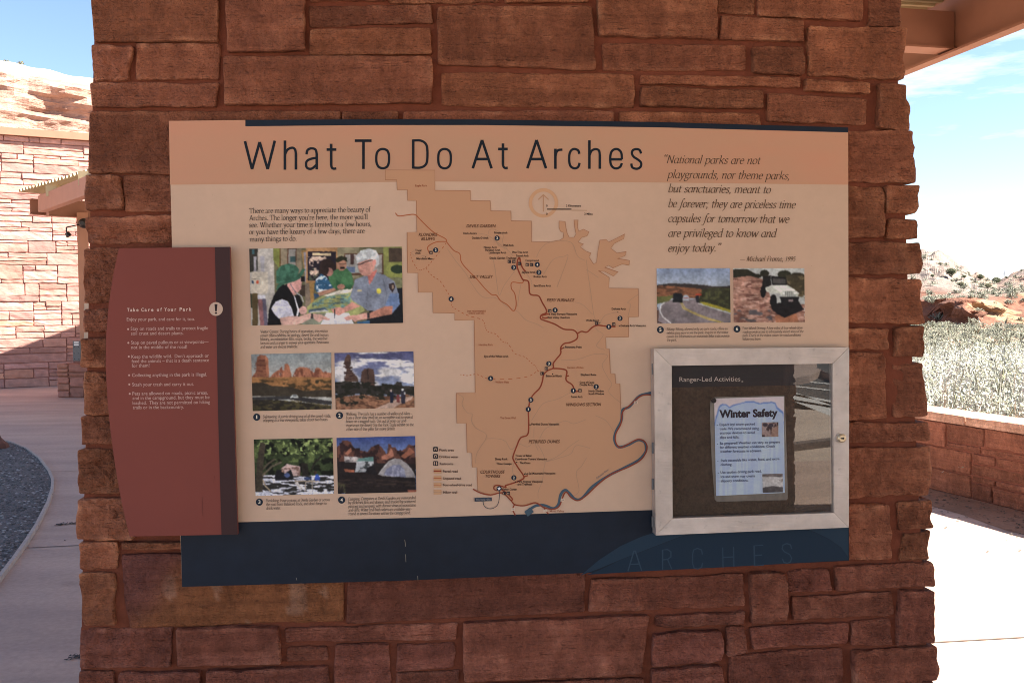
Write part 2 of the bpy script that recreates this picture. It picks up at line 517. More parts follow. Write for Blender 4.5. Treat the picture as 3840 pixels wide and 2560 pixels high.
# the courses above and below the picture
zt, zb = onuz((1920, -75), STOFF)[1], onuz((1920, 2615), STOFF)[1]
for z0, z1, sd in ((zt + .012, PH, 3), (0.0, zb - .012, 9)):
    u0, u1 = side_u(tl, bl, (z0 + z1) / 2) - .008, side_u(tr, br, (z0 + z1) / 2) + .008
    for kk, (a, b, c, d) in enumerate(ashlar(u1 - u0, z1 - z0, sd, .09, .02, .55)):
        stone(mb, [(u0 + a, z0 + d), (u0 + c, z0 + d), (u0 + c, z0 + b), (u0 + a, z0 + b)], Oq, PU, UP, PN, R.uniform(.006, .016), .005, .3, .04, 700 + kk + sd, tone(R), edge=.01)
# the two flanks and the back
for sgn, (a_, b_) in ((-1, (tl, bl)), (1, (tr, br))):
    u0 = side_u(a_, b_, 0)
    u1 = side_u(a_, b_, PH)
    O = uz3(u0, 0, STOFF)
    Zv = (uz3(u1, PH, STOFF) - O) / PH
    U = -PN
    N = PU * sgn
    for kk, (a, b, c, d) in enumerate(ashlar(PD - .47, PH, 20 + sgn, .09, .02, .5)):
        a, c = a + .46, c + .46
        qd = [(a, d), (c, d), (c, b), (a, b)]
        if sgn < 0:
            qd = [qd[1], qd[0], qd[3], qd[2]]
        stone(mb, qd, O, U, Zv, N, .014, .006, .05, .05, 900 + kk, tone(R), edge=.01)
mb.build('stonework', M_STONE, pillar)
mb = MB()
nU, nZ = 60, 70
vs = []
for j in range(nZ + 1):
    z = PH * j / nZ
    for i in range(nU + 1):
        u = side_u(tl, bl, z) + (side_u(tr, br, z) - side_u(tl, bl, z)) * i / nU
        vs.append(uz3(u, z, STOFF + .004 * noise.noise(Vector((u * 7, z * 7, 2)))))
mb.add(vs, [(j * (nU + 1) + i, j * (nU + 1) + i + 1, (j + 1) * (nU + 1) + i + 1, (j + 1) * (nU + 1) + i) for j in range(nZ) for i in range(nU)], alb((102, 52, 37)))
f4c = [uz3(side_u(tl, bl, 0), 0, STOFF - .01), uz3(side_u(tr, br, 0), 0, STOFF - .01), uz3(side_u(tr, br, PH), PH, STOFF - .01), uz3(side_u(tl, bl, PH), PH, STOFF - .01)]
mb.prism(f4c, -PN * PD, alb((102, 52, 37)))
mb.build('mortar', M_MORTAR, pillar)

# ------------------------------------------------------------------ lettering
_tc = {}
def sans(txt, bold=0.0):
    """outline of a word in the built-in typeface: vertices and faces, cap height 1, starting at x = 0"""
    key = (txt, bold)
    if key in _tc:
        return _tc[key]
    cu = bpy.data.curves.new('lettering', 'FONT')
    cu.body = txt
    cu.size = 1
    cu.resolution_u = 3
    cu.offset = bold
    o = bpy.data.objects.new('lettering', cu)
    COL.objects.link(o)
    dg = bpy.context.evaluated_depsgraph_get()
    me = bpy.data.meshes.new_from_object(o.evaluated_get(dg))
    v = np.array([x.co[:2] for x in me.vertices]) if len(me.vertices) else np.zeros((0, 2))
    f = [tuple(p.vertices) for p in me.polygons]
    bpy.data.objects.remove(o)
    bpy.data.curves.remove(cu)
    bpy.data.meshes.remove(me)
    _tc[key] = (v, f)
    return v, f
CAPH = float(sans('H')[0][:, 1].max())

def nib(pts, smooth, thick, thin, ang=.45, flat=False):
    """a pen stroke as a strip; the nib angle gives thick stems and thin hairlines"""
    P = [np.array(p, float) for p in pts]
    if smooth and len(P) > 2:
        closed = np.allclose(P[0], P[-1])
        out = []
        for i in range(len(P) - 1):
            p0 = P[i - 1] if i > 0 else (P[-2] if closed else P[0])
            p3 = P[i + 2] if i + 2 < len(P) else (P[1] if closed else P[-1])
            for t in (0, .2, .4, .6, .8):
                out.append(.5 * ((2 * P[i]) + (-p0 + P[i + 1]) * t + (2 * p0 - 5 * P[i] + 4 * P[i + 1] - p3) * t * t + (-p0 + 3 * P[i] - 3 * P[i + 1] + p3) * t ** 3))
        out.append(P[-1])
        P = out
    vs = []
    n = len(P)
    for i in range(n):
        d = P[min(i + 1, n - 1)] - P[max(i - 1, 0)]
        if smooth and np.allclose(P[0], P[-1]) and i in (0, n - 1):
            d = P[1] - P[-2]
        L = math.hypot(*d) or 1
        d = d / L
        k = 1
        if not smooth and 0 < i < n - 1:      # mitre
            a = P[i] - P[i - 1]
            b = P[i + 1] - P[i]
            a, b = a / math.hypot(*a), b / math.hypot(*b)
            k = 1 / max(.45, math.sqrt(max(0, (1 + a @ b) / 2)))
        wd = thin + (thick - thin) * abs(math.sin(math.atan2(d[1], d[0]) - ang))
        nn = np.array((-d[1], d[0])) * wd / 2 * k
        vs += [P[i] + nn, P[i] - nn]
    return vs, [(2 * i, 2 * i + 1, 2 * i + 3, 2 * i + 2) for i in range(n - 1)]

G = {}
def g(ch, wd, *st):
    G[ch] = (wd, st)
# strokes: '~' smooth, plain = straight, 'S x [y]' foot serif, 'F x y' flag serif, 'D x y' dot
BB = '~1,4 2.2,4.9 3.8,4.5 4.5,2.7 3.8,.6 2.3,.05 1,.6'
DB = '~4,4.3 2.8,4.9 1.3,4.3 .5,2.4 1.1,.6 2.4,.05 4,.9'
g('a', 4.4, '~.7,4 1.2,4.8 2.2,4.9 3,4.2 3,3', '3,3.2 3,.9', '~3,1 3.3,.1 4.2,.4', '~3,3 1.5,2.5 .5,1.5 .7,.4 1.6,.1 3,1')
g('b', 5, '1,8.2 1,.3', 'F1,8.2', BB)
g('c', 4.1, '~3.7,4 3,4.8 1.9,4.7 .6,3.6 .5,2 1.3,.5 2.6,.1 3.9,.9')
g('d', 5, '4,8.2 4,0', 'F4,8.2', '4,.1 4.9,.2', DB)
g('e', 4.2, '.7,2.9 3.7,2.9', '~3.7,2.9 3.3,4.4 2.2,4.9 .9,4.2 .5,2.6 1,.8 2.3,.1 3.9,.9')
g('f', 2.9, '~3.4,7.8 2.7,8.4 1.8,7.9 1.4,6.5 1.4,5', '1.4,5.4 1.4,0', 'S1.4', '.3,4.8 2.7,4.8')
g('g', 4.6, '~2.1,4.9 3.4,4.3 3.5,3 2.3,2 1,2.4 .6,3.6 1.2,4.7 2.1,4.9', '~1.4,2.1 .9,1.3 1.6,.8 3.4,.5 4.1,-.7 3,-2.3 1.3,-2.4 .4,-1.4 1.3,.3', '3.4,4.4 4.5,4.7')
g('h', 5.3, '1,8.2 1,0', 'F1,8.2', 'S1', '~1,3.8 2.4,4.9 3.8,4.6 4.2,3.4 4.2,2', '4.2,2.6 4.2,0', 'S4.2')
g('i', 2.3, '1.1,5 1.1,0', 'F1.1,5', 'S1.1', 'D1.1,7')
g('j', 2.3, '1.2,5 1.2,-1', '~1.2,-.5 .9,-2.2 -.4,-2.7', 'F1.2,5', 'D1.1,7')
g('k', 5, '1,8.2 1,0', 'F1,8.2', 'S1', '1,2.3 3.8,4.7', '1.9,3.1 4.4,0', 'S4.4', '3,4.8 4.7,4.8')
g('l', 2.3, '1.1,8.2 1.1,0', 'F1.1,8.2', 'S1.1')
g('m', 7.9, '1,5 1,0', 'F1,5', 'S1', '~1,3.8 2.2,4.9 3.4,4.6 3.8,3.4 3.8,2', '3.8,2.6 3.8,0', 'S3.8', '~3.8,3.8 5,4.9 6.2,4.6 6.7,3.4 6.7,2', '6.7,2.6 6.7,0', 'S6.7')
g('n', 5.3, '1,5 1,0', 'F1,5', 'S1', '~1,3.8 2.4,4.9 3.8,4.6 4.2,3.4 4.2,2', '4.2,2.6 4.2,0', 'S4.2')
g('o', 4.7, '~2.4,4.9 3.8,4.2 4.2,2.5 3.7,.8 2.4,.05 1,.8 .5,2.5 1.1,4.3 2.4,4.9')
g('p', 5, '1,5 1,-2.8', 'F1,5', 'S1,-2.8', BB)
g('q', 5, '4,4.9 4,-2.8', 'S4,-2.8', DB)
g('r', 3.5, '1,5 1,0', 'F1,5', 'S1', '~1,3.5 1.9,4.8 3.3,4.5')
g('s', 3.6, '~3,4 2.6,4.8 1.5,4.8 .7,4 1,3 2.5,2.2 3,1.2 2.4,.2 1.2,.1 .5,1')
g('t', 3, '1.3,6.2 1.3,1', '~1.3,1.3 1.7,.1 3,.6', '.2,4.7 2.8,4.7')
g('u', 5.2, '~1,4.9 1,1.5 1.6,.2 2.8,.2 4,1.2', '4,5 4,.1', 'F1,5', 'F4,5', '4,.1 4.9,.1')
g('v', 4.6, '.6,4.8 2.4,0', '2.4,0 4,4.8', '0,4.8 1.5,4.8', '3.2,4.8 4.7,4.8')
g('w', 7, '.6,4.8 2.2,0', '2.2,0 3.6,4.5', '3.3,4.8 5,0', '5,0 6.5,4.8', '0,4.8 1.5,4.8', '5.8,4.8 7.2,4.8')
g('x', 4.6, '.7,4.8 3.8,0', '3.8,4.8 .7,0', '.1,4.8 1.6,4.8', '3.1,4.8 4.5,4.8', 'S.8', 'S3.8')
g('y', 4.6, '.6,4.8 2.5,.2', '4,4.8 2.3,-.6', '~2.4,-.2 1.6,-2.2 .3,-2.6', '0,4.8 1.5,4.8', '3.2,4.8 4.7,4.8')
g('z', 4.4, '.6,4.7 3.8,4.7', '3.8,4.7 .6,.1', '.6,.1 3.9,.1')
g('T', 6, '3,7.6 3,0', 'S3', '.4,7.6 5.6,7.6', '.4,7.7 .3,6.4', '5.6,7.7 5.7,6.4')
g('A', 6.6, '3.2,7.9 .8,0', '3.2,7.9 5.7,0', '1.7,2.6 4.7,2.6', 'S.8', 'S5.7')
g('W', 8.6, '.8,7.7 2.7,0', '2.7,0 4.4,7.2', '4.2,7.7 6,0', '6,0 7.7,7.7', 'S.8,7.7', 'S7.7,7.7', 'S4.2,7.7')
g('V', 6.4, '.8,7.7 3.2,0', '3.2,0 5.5,7.7', 'S.8,7.7', 'S5.5,7.7')
g('C', 6, '~5.4,6.2 4.4,7.6 2.8,7.7 1,6.2 .6,3.6 1.5,1 3.3,.1 5.5,1.4')
RB = '~1.2,7.6 3.4,7.6 4.4,6 3.4,4.2 1.3,3.9'
g('R', 6, '1.2,7.7 1.2,0', 'S1.2', RB, '2.8,3.9 5.4,0', 'S1,7.7')
g('P', 5.2, '1.2,7.7 1.2,0', 'S1.2', RB, 'S1,7.7')
g('B', 5.5, '1.2,7.7 1.2,0', RB, '~1.3,4.1 3.6,4 4.6,2.2 3.6,.2 1.2,.1', 'S1,7.7')
g('S', 4.8, '~4,6.2 3.4,7.6 2,7.7 .9,6.4 1.5,4.8 3.4,3.4 4,1.8 3,.2 1.6,.1 .5,1.6')
g('F', 5, '1.2,7.7 1.2,0', 'S1.2', '.3,7.6 4.6,7.6', '4.6,7.7 4.7,6.3', '1.2,4 3.6,4')
g('H', 6.8, '1.2,7.7 1.2,0', '5.5,7.7 5.5,0', 'S1.2', 'S5.5', 'S1.2,7.7', 'S5.5,7.7', '1.2,4 5.5,4')
g('D', 6.5, '1.2,7.7 1.2,0', '~1.2,7.6 4,7.4 5.8,5 5.6,2.4 3.8,.2 1.2,.1', 'S1,7.7', 'S1,.1')
g('G', 6.6, '~5.4,6.2 4.4,7.6 2.8,7.7 1,6.2 .6,3.6 1.5,1 3.3,.1 5.4,.8', '5.4,.6 5.4,3.2', '4.4,3.3 6.3,3.3')
g('I', 3, '1.4,7.7 1.4,0', 'S1.4', 'S1.4,7.7')
g('N', 6.8, '1.1,7.7 1.1,0', '1.1,7.7 5.6,0', '5.6,0 5.6,7.7', 'S1.1', 'S5.6,7.7', 'S.9,7.7')
g('M', 8, '1,0 1.3,7.7', '1.3,7.7 3.9,.5', '3.9,.5 6.4,7.7', '6.5,7.7 6.8,0', 'S1', 'S6.8', 'S1,7.7', 'S6.8,7.7')
g('1', 4, '2,7 2,0', 'S2', '.9,6.2 2,7')
g('9', 4.4, '~2.2,7 3.6,6.2 3.6,4.4 2.2,3.4 .8,4.4 .9,6.2 2.2,7', '~3.7,5.4 3.4,2.4 1,-.1')
g('5', 4.2, '1.2,6.9 3.6,6.9', '1.2,6.9 1,3.9', '~1,3.9 2.4,4.2 3.6,3 3.2,1 1.8,0 .5,.5')
g('.', 2.2, 'D1,.4')
g(',', 2.2, 'D1,.4', '~1.3,.4 1.2,-.6 .5,-1.5')
g(';', 2.4, 'D1,4.2', 'D1,.4', '~1.3,.4 1.2,-.6 .5,-1.5')
g(':', 2.4, 'D1,4.2', 'D1,.4')
g('\u2019', 2, 'D.9,7.6', '~1.2,7.6 1.1,6.6 .4,5.8')
g('\u201c', 3.6, 'D.7,6.6', '~.5,6.6 .6,7.6 1.3,8.4', 'D2.5,6.6', '~2.3,6.6 2.4,7.6 3.1,8.4')
g('\u201d', 3.6, 'D.9,7.7', '~1.2,7.7 1.1,6.7 .4,5.9', 'D2.7,7.7', '~3,7.7 2.9,6.7 2.2,5.9')
g('-', 3, '.3,2.6 2.5,2.6')
g('\u2013', 5, '.3,2.6 4.6,2.6')
g('\u2014', 8.4, '.3,2.6 8,2.6')
g('!', 2.4, '1.1,7.8 1.1,2', 'D1.1,.4')
GI = dict(G)
GI['a'] = (4.8, (DB, '4,4.9 3.9,1', '~3.9,1.2 4.2,.1 5,.7'))
GI['f'] = (3.2, ('~4,7.6 3.2,8.4 2.3,7.8 1.9,6 1.4,0', '~1.5,1 1.1,-2 .2,-2.8 -.6,-2.4', '.5,4.8 3,4.8'))
GI['n'] = (5, ('1,5 1,0', 'F1,5', '~1,3 2.4,4.8 3.6,4.7 3.9,3.4 3.7,1.2', '~3.7,1.3 3.9,.1 4.8,.7'))
GI['h'] = (5, ('1,8.2 1,0', 'F1,8.2', '~1,3 2.4,4.8 3.6,4.7 3.9,3.4 3.6,1 2.9,.1'))
GI['u'] = (5, ('~1,4.8 .9,1.5 1.4,.2 2.6,.3 3.9,2', '3.9,5 3.9,.9', '~3.9,1.2 4.2,.1 5,.7', 'F1,5'))

def serif(txt, ital=False, thick=.95, thin=.34):
    T = GI if ital else G
    X = 0
    vs, fs, lay = [], [], []
    for ch in txt:
        if ch == ' ':
            X += 2.5
            continue
        wd, st = T.get(ch, G.get(ch, G['o']))
        for kk, s in enumerate(st):
            sm = s[0] == '~'
            if s[0] == 'D':
                x, y = map(float, s[1:].split(','))
                r = thick * .62
                a = [(x + r * math.cos(t * math.pi / 4), y + r * math.sin(t * math.pi / 4)) for t in range(8)]
                v, f = a, [tuple(range(8))]
            elif s[0] == 'S':
                pr = s[1:].split(',')
                x, y = float(pr[0]), float(pr[1]) if len(pr) > 1 else 0
                e = .55 if ital else .95
                v, f = nib([(x - e, y + .12 - (.25 if y > 1 else 0)), (x + e, y + .12 - (.25 if y > 1 else 0))], False, thick, thin, 0)
            elif s[0] == 'F':
                x, y = map(float, s[1:].split(','))
                v, f = nib([(x - 1.05, y - .55), (x + .1, y - .1)], False, thick, thin * 1.2, .3)
            else:
                pts = [tuple(map(float, p.split(','))) for p in s.lstrip('~').split()]
                v, f = nib(pts, sm, thick, thin)
            n = len(vs)
            for p in v:
                x, y = p[0], p[1]
                if ital:
                    x, y = x * .88 + y * .24, y
                vs.append((X + x, y))
                lay.append(kk % 4)
            fs += [tuple(i + n for i in ff) for ff in f]
        X += wd * (.88 if ital else 1)
    v = np.array(vs) if vs else np.zeros((0, 2))
    return v, fs, lay

class Print:
    """flat ink on a plane at a fixed offset from the board's face"""
    def __init__(s, off):
        s.mb, s.off = MB(), off
        s.k = 0
    def lift(s):
        s.k += 1
        return s.off + (s.k % 9) * 2e-5
    def poly(s, pts, col, f=None):
        o = s.lift()
        s.mb.sheet([onp(f(*p) if f else p, o) for p in pts], alb(col))
    def strip(s, pts, wd, col, f=None, smooth=True, dash=None):
        if f:
            wd *= f(1, 0)[0] - f(0, 0)[0]
        pts = [f(*p) if f else p for p in pts]
        v, fs = nib(pts, smooth, wd, wd)
        if dash:
            fs = [x for i, x in enumerate(fs) if i % 2 == 0]
        o = s.lift()
        s.mb.add([onp(tuple(p), o) for p in v], fs, alb(col))
    def disc(s, c, r, col, f=None, n=28, r2=None):
        o = s.lift()
        pt = lambda rr, k: onp((f or (lambda *a: a))(c[0] + rr * math.cos(2 * math.pi * k / n), c[1] + rr * math.sin(2 * math.pi * k / n)), o)
        if r2:
            s.mb.add([pt(r, k) for k in range(n)] + [pt(r2, k) for k in range(n)], [(k, (k + 1) % n, n + (k + 1) % n, n + k) for k in range(n)], alb(col))
        else:
            s.mb.sheet([pt(r, k) for k in range(n)], alb(col))
    def text(s, txt, x0, y0, x1, y1, cap, col, f=None, font='sans', bold=0.0, shear=0.0, weight=1.0):
        f = f or (lambda *a: a)
        if font == 'sans':
            v, fs = sans(txt, bold)
            lay = None
            ch = CAPH
        else:
            v, fs, lay = serif(txt, font == 'italic', .95 * weight, .34 * weight)
            ch = 7.7
        if not len(v):
            return
        a, b = v[:, 0].min(), v[:, 0].max()
        o = s.lift()
        P = []
        L = math.hypot(x1 - x0, y1 - y0)
        ux, uy = (x1 - x0) / L, (y1 - y0) / L
        for i, (x, y) in enumerate(v):
            yy = y / ch * cap
            xx = (x - a) / (b - a) * L + shear * yy
            P.append(onp(f(x0 + ux * xx + uy * yy, y0 + uy * xx - ux * yy), o + (lay[i] * 6e-6 if lay else 0)))
        s.mb.add(P, fs, alb(col))
    def build(s, name, parent, label=None, m=None):
        o = s.mb.build(name, m or M_PRINT, parent)
        if label:
            o['label'] = label
        return o

# ------------------------------------------------------------------ printed photographs
def vnoise(x, y, seed):
    r = np.random.RandomState(seed)
    T = r.rand(64, 64)
    xi, yi = np.floor(x).astype(int), np.floor(y).astype(int)
    fx, fy = x - xi, y - yi
    fx, fy = fx * fx * (3 - 2 * fx), fy * fy * (3 - 2 * fy)
    a = lambda i, j: T[(xi + i) % 64, (yi + j) % 64]
    return (a(0, 0) * (1 - fx) + a(1, 0) * fx) * (1 - fy) + (a(0, 1) * (1 - fx) + a(1, 1) * fx) * fy
def fbm(x, y, seed):
    return vnoise(x, y, seed) * .55 + vnoise(x * 2.1, y * 2.1, seed + 1) * .28 + vnoise(x * 4.3, y * 4.3, seed + 2) * .17
def inpoly(x, y, pts):
    r = np.zeros(x.shape, bool)
    n = len(pts)
    for i in range(n):
        (x0, y0), (x1, y1) = pts[i], pts[(i + 1) % n]
        if y0 == y1:
            continue
        r ^= ((y0 > y) != (y1 > y)) & (x < (x1 - x0) * (y - y0) / (y1 - y0) + x0)
    return r
def PT(s):
    n = list(map(float, s.replace(',', ' ').split()))
    return list(zip(n[0::2], n[1::2]))
def picture(name, parent, f, quad, ops, nx, ny, off, mott=1.0, warp=5, seed=1, grain=.12, label=None, unit=1.0):
    nx, ny = int(nx * 1.35), int(ny * 1.35)
    s, t = np.meshgrid(np.linspace(0, 1, nx), np.linspace(0, 1, ny))
    Q = [np.array(p, float) for p in quad]
    X = (Q[0][0] * (1 - s) + Q[1][0] * s) * (1 - t) + (Q[3][0] * (1 - s) + Q[2][0] * s) * t
    Y = (Q[0][1] * (1 - s) + Q[1][1] * s) * (1 - t) + (Q[3][1] * (1 - s) + Q[2][1] * s) * t
    wx = X + (fbm(X / 22 / unit, Y / 22 / unit, seed) - .5) * 2 * warp
    wy = Y + (fbm(X / 22 / unit, Y / 22 / unit, seed + 9) - .5) * 2 * warp
    C = np.zeros((ny, nx, 3))
    for op in ops:
        k, c = op[0], op[1]
        if k == 'f':
            C[:] = c
        elif k == 'g':      # vertical blend c -> c2 between y0 and y1, inside a polygon
            _, c, c2, y0, y1 = op[:5]
            m = inpoly(wx, wy, PT(op[5])) if len(op) > 5 else np.ones(X.shape, bool)
            a = np.clip((Y - y0) / (y1 - y0), 0, 1)[..., None]
            V = np.array(c) * (1 - a) + np.array(c2) * a
            C[m] = V[m]
        elif k == 'p':
            C[inpoly(wx, wy, PT(op[2]))] = c
        elif k == 'e':
            cx, cy, rx, ry = op[2:6]
            C[((wx - cx) / rx) ** 2 + ((wy - cy) / ry) ** 2 < 1] = c
        elif k == 'r':
            x0, y0, x1, y1 = op[2:6]
            C[(wx > x0) & (wx < x1) & (wy > y0) & (wy < y1)] = c
        elif k == 'l':
            pts = PT(op[3])
            for (x0, y0), (x1, y1) in zip(pts, pts[1:]):
                L2 = (x1 - x0) ** 2 + (y1 - y0) ** 2
                u = np.clip(((X - x0) * (x1 - x0) + (Y - y0) * (y1 - y0)) / L2, 0, 1)
                C[np.hypot(X - x0 - u * (x1 - x0), Y - y0 - u * (y1 - y0)) < op[2] / 2] = c
        elif k == 'n':      # blotches: colour, scale x, scale y, threshold, softness, seed, polygon
            _, c, sx, sy, th, so, sd, pg = op
            a = np.clip((fbm(X / sx, Y / sy, sd) - th) / so, 0, 1)[..., None] * inpoly(wx, wy, PT(pg))[..., None]
            C = C * (1 - a) + np.array(c) * a
    gr = 1 + (fbm(X / 9 / unit, Y / 9 / unit, seed + 40) - .5) * 2 * grain + (np.random.RandomState(seed).rand(ny, nx) - .5) * grain * .9
    C = np.clip(C * gr[..., None], 0, 255)
    B = C.copy()       # the soft print
    lum = 1 + (fbm(X / 60 / unit, Y / 60 / unit, seed + 60) - .5) * .42 * mott + (fbm(X / 14 / unit, Y / 14 / unit, seed + 70) - .5) * .24 * mott
    B = B * lum[..., None]
    for _ in range(2):
        A = B.copy()
        B[1:-1, 1:-1] = (A[1:-1, 1:-1] * 2 + A[:-2, 1:-1] + A[2:, 1:-1] + A[1:-1, :-2] + A[1:-1, 2:]) / 6
    B = np.clip(B * .86 + (B.mean(2, keepdims=True) * np.array([1.06, .98, .94])) * .14, 0, 255)
    L = B / 255
    L = np.where(L <= .04045, L / 12.92, ((L + .055) / 1.055) ** 2.4) / np.array(ILL)
    L = np.minimum(L, .9)
    mb = MB()
    P = [onp(f(X[j, i], Y[j, i]), off) for j in range(ny) for i in range(nx)]
    mb.add(P, [(j * nx + i, (j + 1) * nx + i, (j + 1) * nx + i + 1, j * nx + i + 1) for j in range(ny - 1) for i in range(nx - 1)],
           [tuple(c) for c in L.reshape(-1, 3)])
    o = mb.build(name, M_PRINT, parent)
    if label:
        o['label'] = label
    return o

# ------------------------------------------------------------------ the information board
BOARD = [(633.5, 454), (920, 450.5), (1400, 447.5), (1800, 448.5), (2465, 458), (3180.5, 478.4), (3183.8, 2101), (2680, 2126), (2171, 2148), (1500, 2176), (682.5, 2199), (655, 1320)]
BEIGE, NAVY, INK = (176, 140, 120), (25, 34, 47), (52, 40, 38)
M_BEIGE = noisy('cream_board_face', alb((177, 141, 119)), 0.45, layers=[((1.6, 1.6, 1.6), 5, (.93, .925, .92), (1.05, 1.05, 1.05)), ((40, 40, 40), 3, .975, 1.02)], spec=0.12)
M_BAND = noisy('mottled_orange_band', alb((167, 120, 95)), 0.45, layers=[((2.2, 2.2, 5), 4, (.93, 1.02, 1.02), (1.08, .95, .94))], spec=0.12)
M_NAVY = noisy('navy_board_band', alb((18, 24, 34)), 0.42, layers=[((1.5, 1.5, 5), 5, .8, 1.25), ((25, 25, 25), 4, .88, 1.14)], spec=0.18)
board = empty('information_board', uz3(0, 1.5, 0), 'wide cream visitor information board with a park map, photographs and navy foot band', 'sign')
mb = MB()
mb.prism([onp(p, 0) for p in BOARD], -PN * .014)
mb.build('panel', M_BEIGE, board)
mb = MB()
mb.sheet([onp(p, .0008) for p in BOARD[:6] + [(3181, 693), (2400, 684), (1630, 681), (1450, 683), (637.5, 693)]])
mb.build('header_band', M_BAND, board)
mb = MB()
mb.sheet([onp(p, .0014) for p in [(920, 450.5), (1400, 447.5), (1800, 448.5), (2465, 458), (3180.5, 478.4), (3180.6, 497), (2465, 478), (1800, 469.5), (1400, 469.5), (920, 474)]])
mb.build('top_stripe', M_NAVY, board)
mb = MB()
mb.sheet([onp(p, .0008) for p in [(676.5, 1962), (900, 1957), (1600, 1939), (2449, 1911), (3183.4, 1884)] + BOARD[6:11]])
mb.build('foot_band', M_NAVY, board)
pr = Print(.0014)
pr.poly(PT('610,225 700,150 800,85 900,40 980,15 1100,-20 1300,-60 1500,-70 1700,-60 1893,-40 1893,140 1860,92 1800,50 1730,16 1650,-8 1400,-22 1200,8 1080,42 950,92 800,150 700,192'), (33, 45, 57), fD)
pr.poly(PT('700,200 800,152 950,94 1080,44 1200,10 1400,-20 1650,-6 1730,18 1800,52 1860,94 1893,142 1893,150 1300,186 900,206 640,222'), (27, 38, 50), fD)
pr.build('printed_arch', board)
pr = Print(.0018)
for pts in ('837,205 866,107 872,107 903,203|848,172 892,170', '1003,198 1003,103 1027,101 1043,112 1043,136 1027,148 1004,150|1027,148 1047,195',
            '1194,125 1190,103 1170,95 1152,103 1147,125 1147,168 1154,190 1172,194 1190,186 1195,164', '1293,187 1291,91|1345,183 1343,88|1292,139 1344,136',
            '1485,80 1442,83 1444,179 1488,175|1443,130 1480,127', '1622,98 1616,78 1598,72 1580,80 1576,98 1588,112 1612,124 1622,142 1616,160 1600,167 1584,162 1577,145'):
    pr = Print(.0018)
    for st in pts.split('|'):
        pr.strip(PT(st), 5.5, (43, 55, 67), fD, smooth=False)
    pr.build('ghost_letter', board)
for st in ('1915,65 1918,85 1920,105', '1920,150 1922,195', '1990,275 1992,300', '1285,285 1289,300'):
    pr = Print(.0016)
    pr.strip(PT(st), 2.6, (120, 110, 98), fC, smooth=False)
    pr.build('scratch', board)
for f, c, pts in ((f5, (128, 96, 80), ((345, 578), (1040, 605), (1290, 612), (1325, 500), (225, 775), (1280, 1590))), (fQ, (150, 105, 80), ((1350, 25), (1425, 80), (1266, 500), (1322, 1206), (1186, 915), (1442, 1362)))):
    for x, y in pts:
        pr = Print(.0016)
        pr.disc((x, y), 2.0, c, f, 6)
        pr.build('speck', board)

TK = (24, 27, 33)
def title(f, wd, *sts):
    pr = Print(.0014)
    for s in sts:
        p = PT(s.lstrip('~'))
        if s[0] == '~':
            pr.strip(p, wd * .9, TK, f)
        else:
            for a, b in zip(p, p[1:]):
                pr.strip([a, b], wd, TK, f, smooth=False)
    pr.build('title_word', board)
title(f5, 17.5, '555,226 601,409 651,232 703,409 750,223', '816,222 816,413', '~816,315 832,283 862,269 882,281 888,312', '888,308 888,412',
      '~957,312 964,284 990,273 1016,282 1024,312', '1024,308 1024,410', '~1024,335 985,342 958,358 955,388 966,404 992,405 1024,378',
      '1118,243 1118,382', '~1118,378 1122,398 1134,406 1152,404', '1088,281 1152,281')
title(f5, 17.5, '1272,223 1382,223', '1329,223 1329,408',
      '~1456,277 1483,287 1495,315 1495,362 1483,393 1456,403 1428,393 1414,362 1414,315 1428,287 1456,277')
title(fM, 19.5, '293,46 293,261', '~293,54 345,54 382,74 396,112 396,195 382,234 345,253 293,253',
      '~524,116 553,126 568,156 568,215 553,247 524,258 494,247 479,215 479,156 494,126 524,116')
title(fM, 19.5, '731,258 799,50 869,258', '757,190 843,190', '953,75 953,232', '~953,228 957,246 968,255 988,254', '917,116 988,116')
title(fM, 19.5, '1132,258 1200,50 1269,258', '1158,190 1243,190', '1338,114 1338,262', '~1338,178 1345,142 1362,124 1390,121',
      '~1514,152 1506,128 1480,116 1455,126 1441,158 1441,214 1453,246 1480,258 1505,248 1516,218', '1588,52 1588,262', '~1588,165 1604,130 1632,117 1658,127 1665,162', '1665,158 1665,262',
      '1744,192 1827,192', '~1827,192 1824,150 1810,126 1785,116 1757,128 1743,160 1743,214 1757,247 1785,259 1814,247 1827,220',
      '~1968,150 1958,125 1935,117 1908,125 1901,150 1915,174 1945,194 1967,216 1967,241 1950,258 1928,261 1903,250 1896,223')
pr = Print(.0014)
for l in (('There are many ways to appreciate the beauty of', 582, 697, 1378, 687), ('Arches. The longer you\u2019re here, the more you\u2019ll', 582, 743, 1357, 735),
          ('see. Whether your time is limited to a few hours,', 582, 789, 1380, 781), ('or you have the luxury of a few days, there are', 582, 834, 1337, 826),
          ('many things to do.', 585, 881, 892, 876)):
    pr.text(*l, 33, INK, f5, 'serif', weight=.92)
pr.build('introduction_lettering', board)
pr = Print(.0014)
QC = (82, 58, 44)
for l in (('\u201cNational parks are not', 168, 207, 837, 214), ('playgrounds, nor theme parks,', 185, 310, 1033, 320), ('but sanctuaries, meant to', 195, 408, 907, 416),
          ('be forever; they are priceless time', 195, 512, 1078, 520), ('capsules for tomorrow that we', 195, 614, 1035, 620),
          ('are privileged to know and', 195, 716, 950, 718), ('enjoy today.\u201d', 195, 820, 565, 817)):
    pr = Print(.0014)
    pr.text(*l, 56, QC, fQ, 'italic', weight=.95)
    pr.build('quotation_line', board)
pr = Print(.0014)
pr.text('\u2014 Michael Frome, 1995', 692, 885, 1078, 885, 35, QC, fQ, 'italic')
pr.build('quotation_source', board)

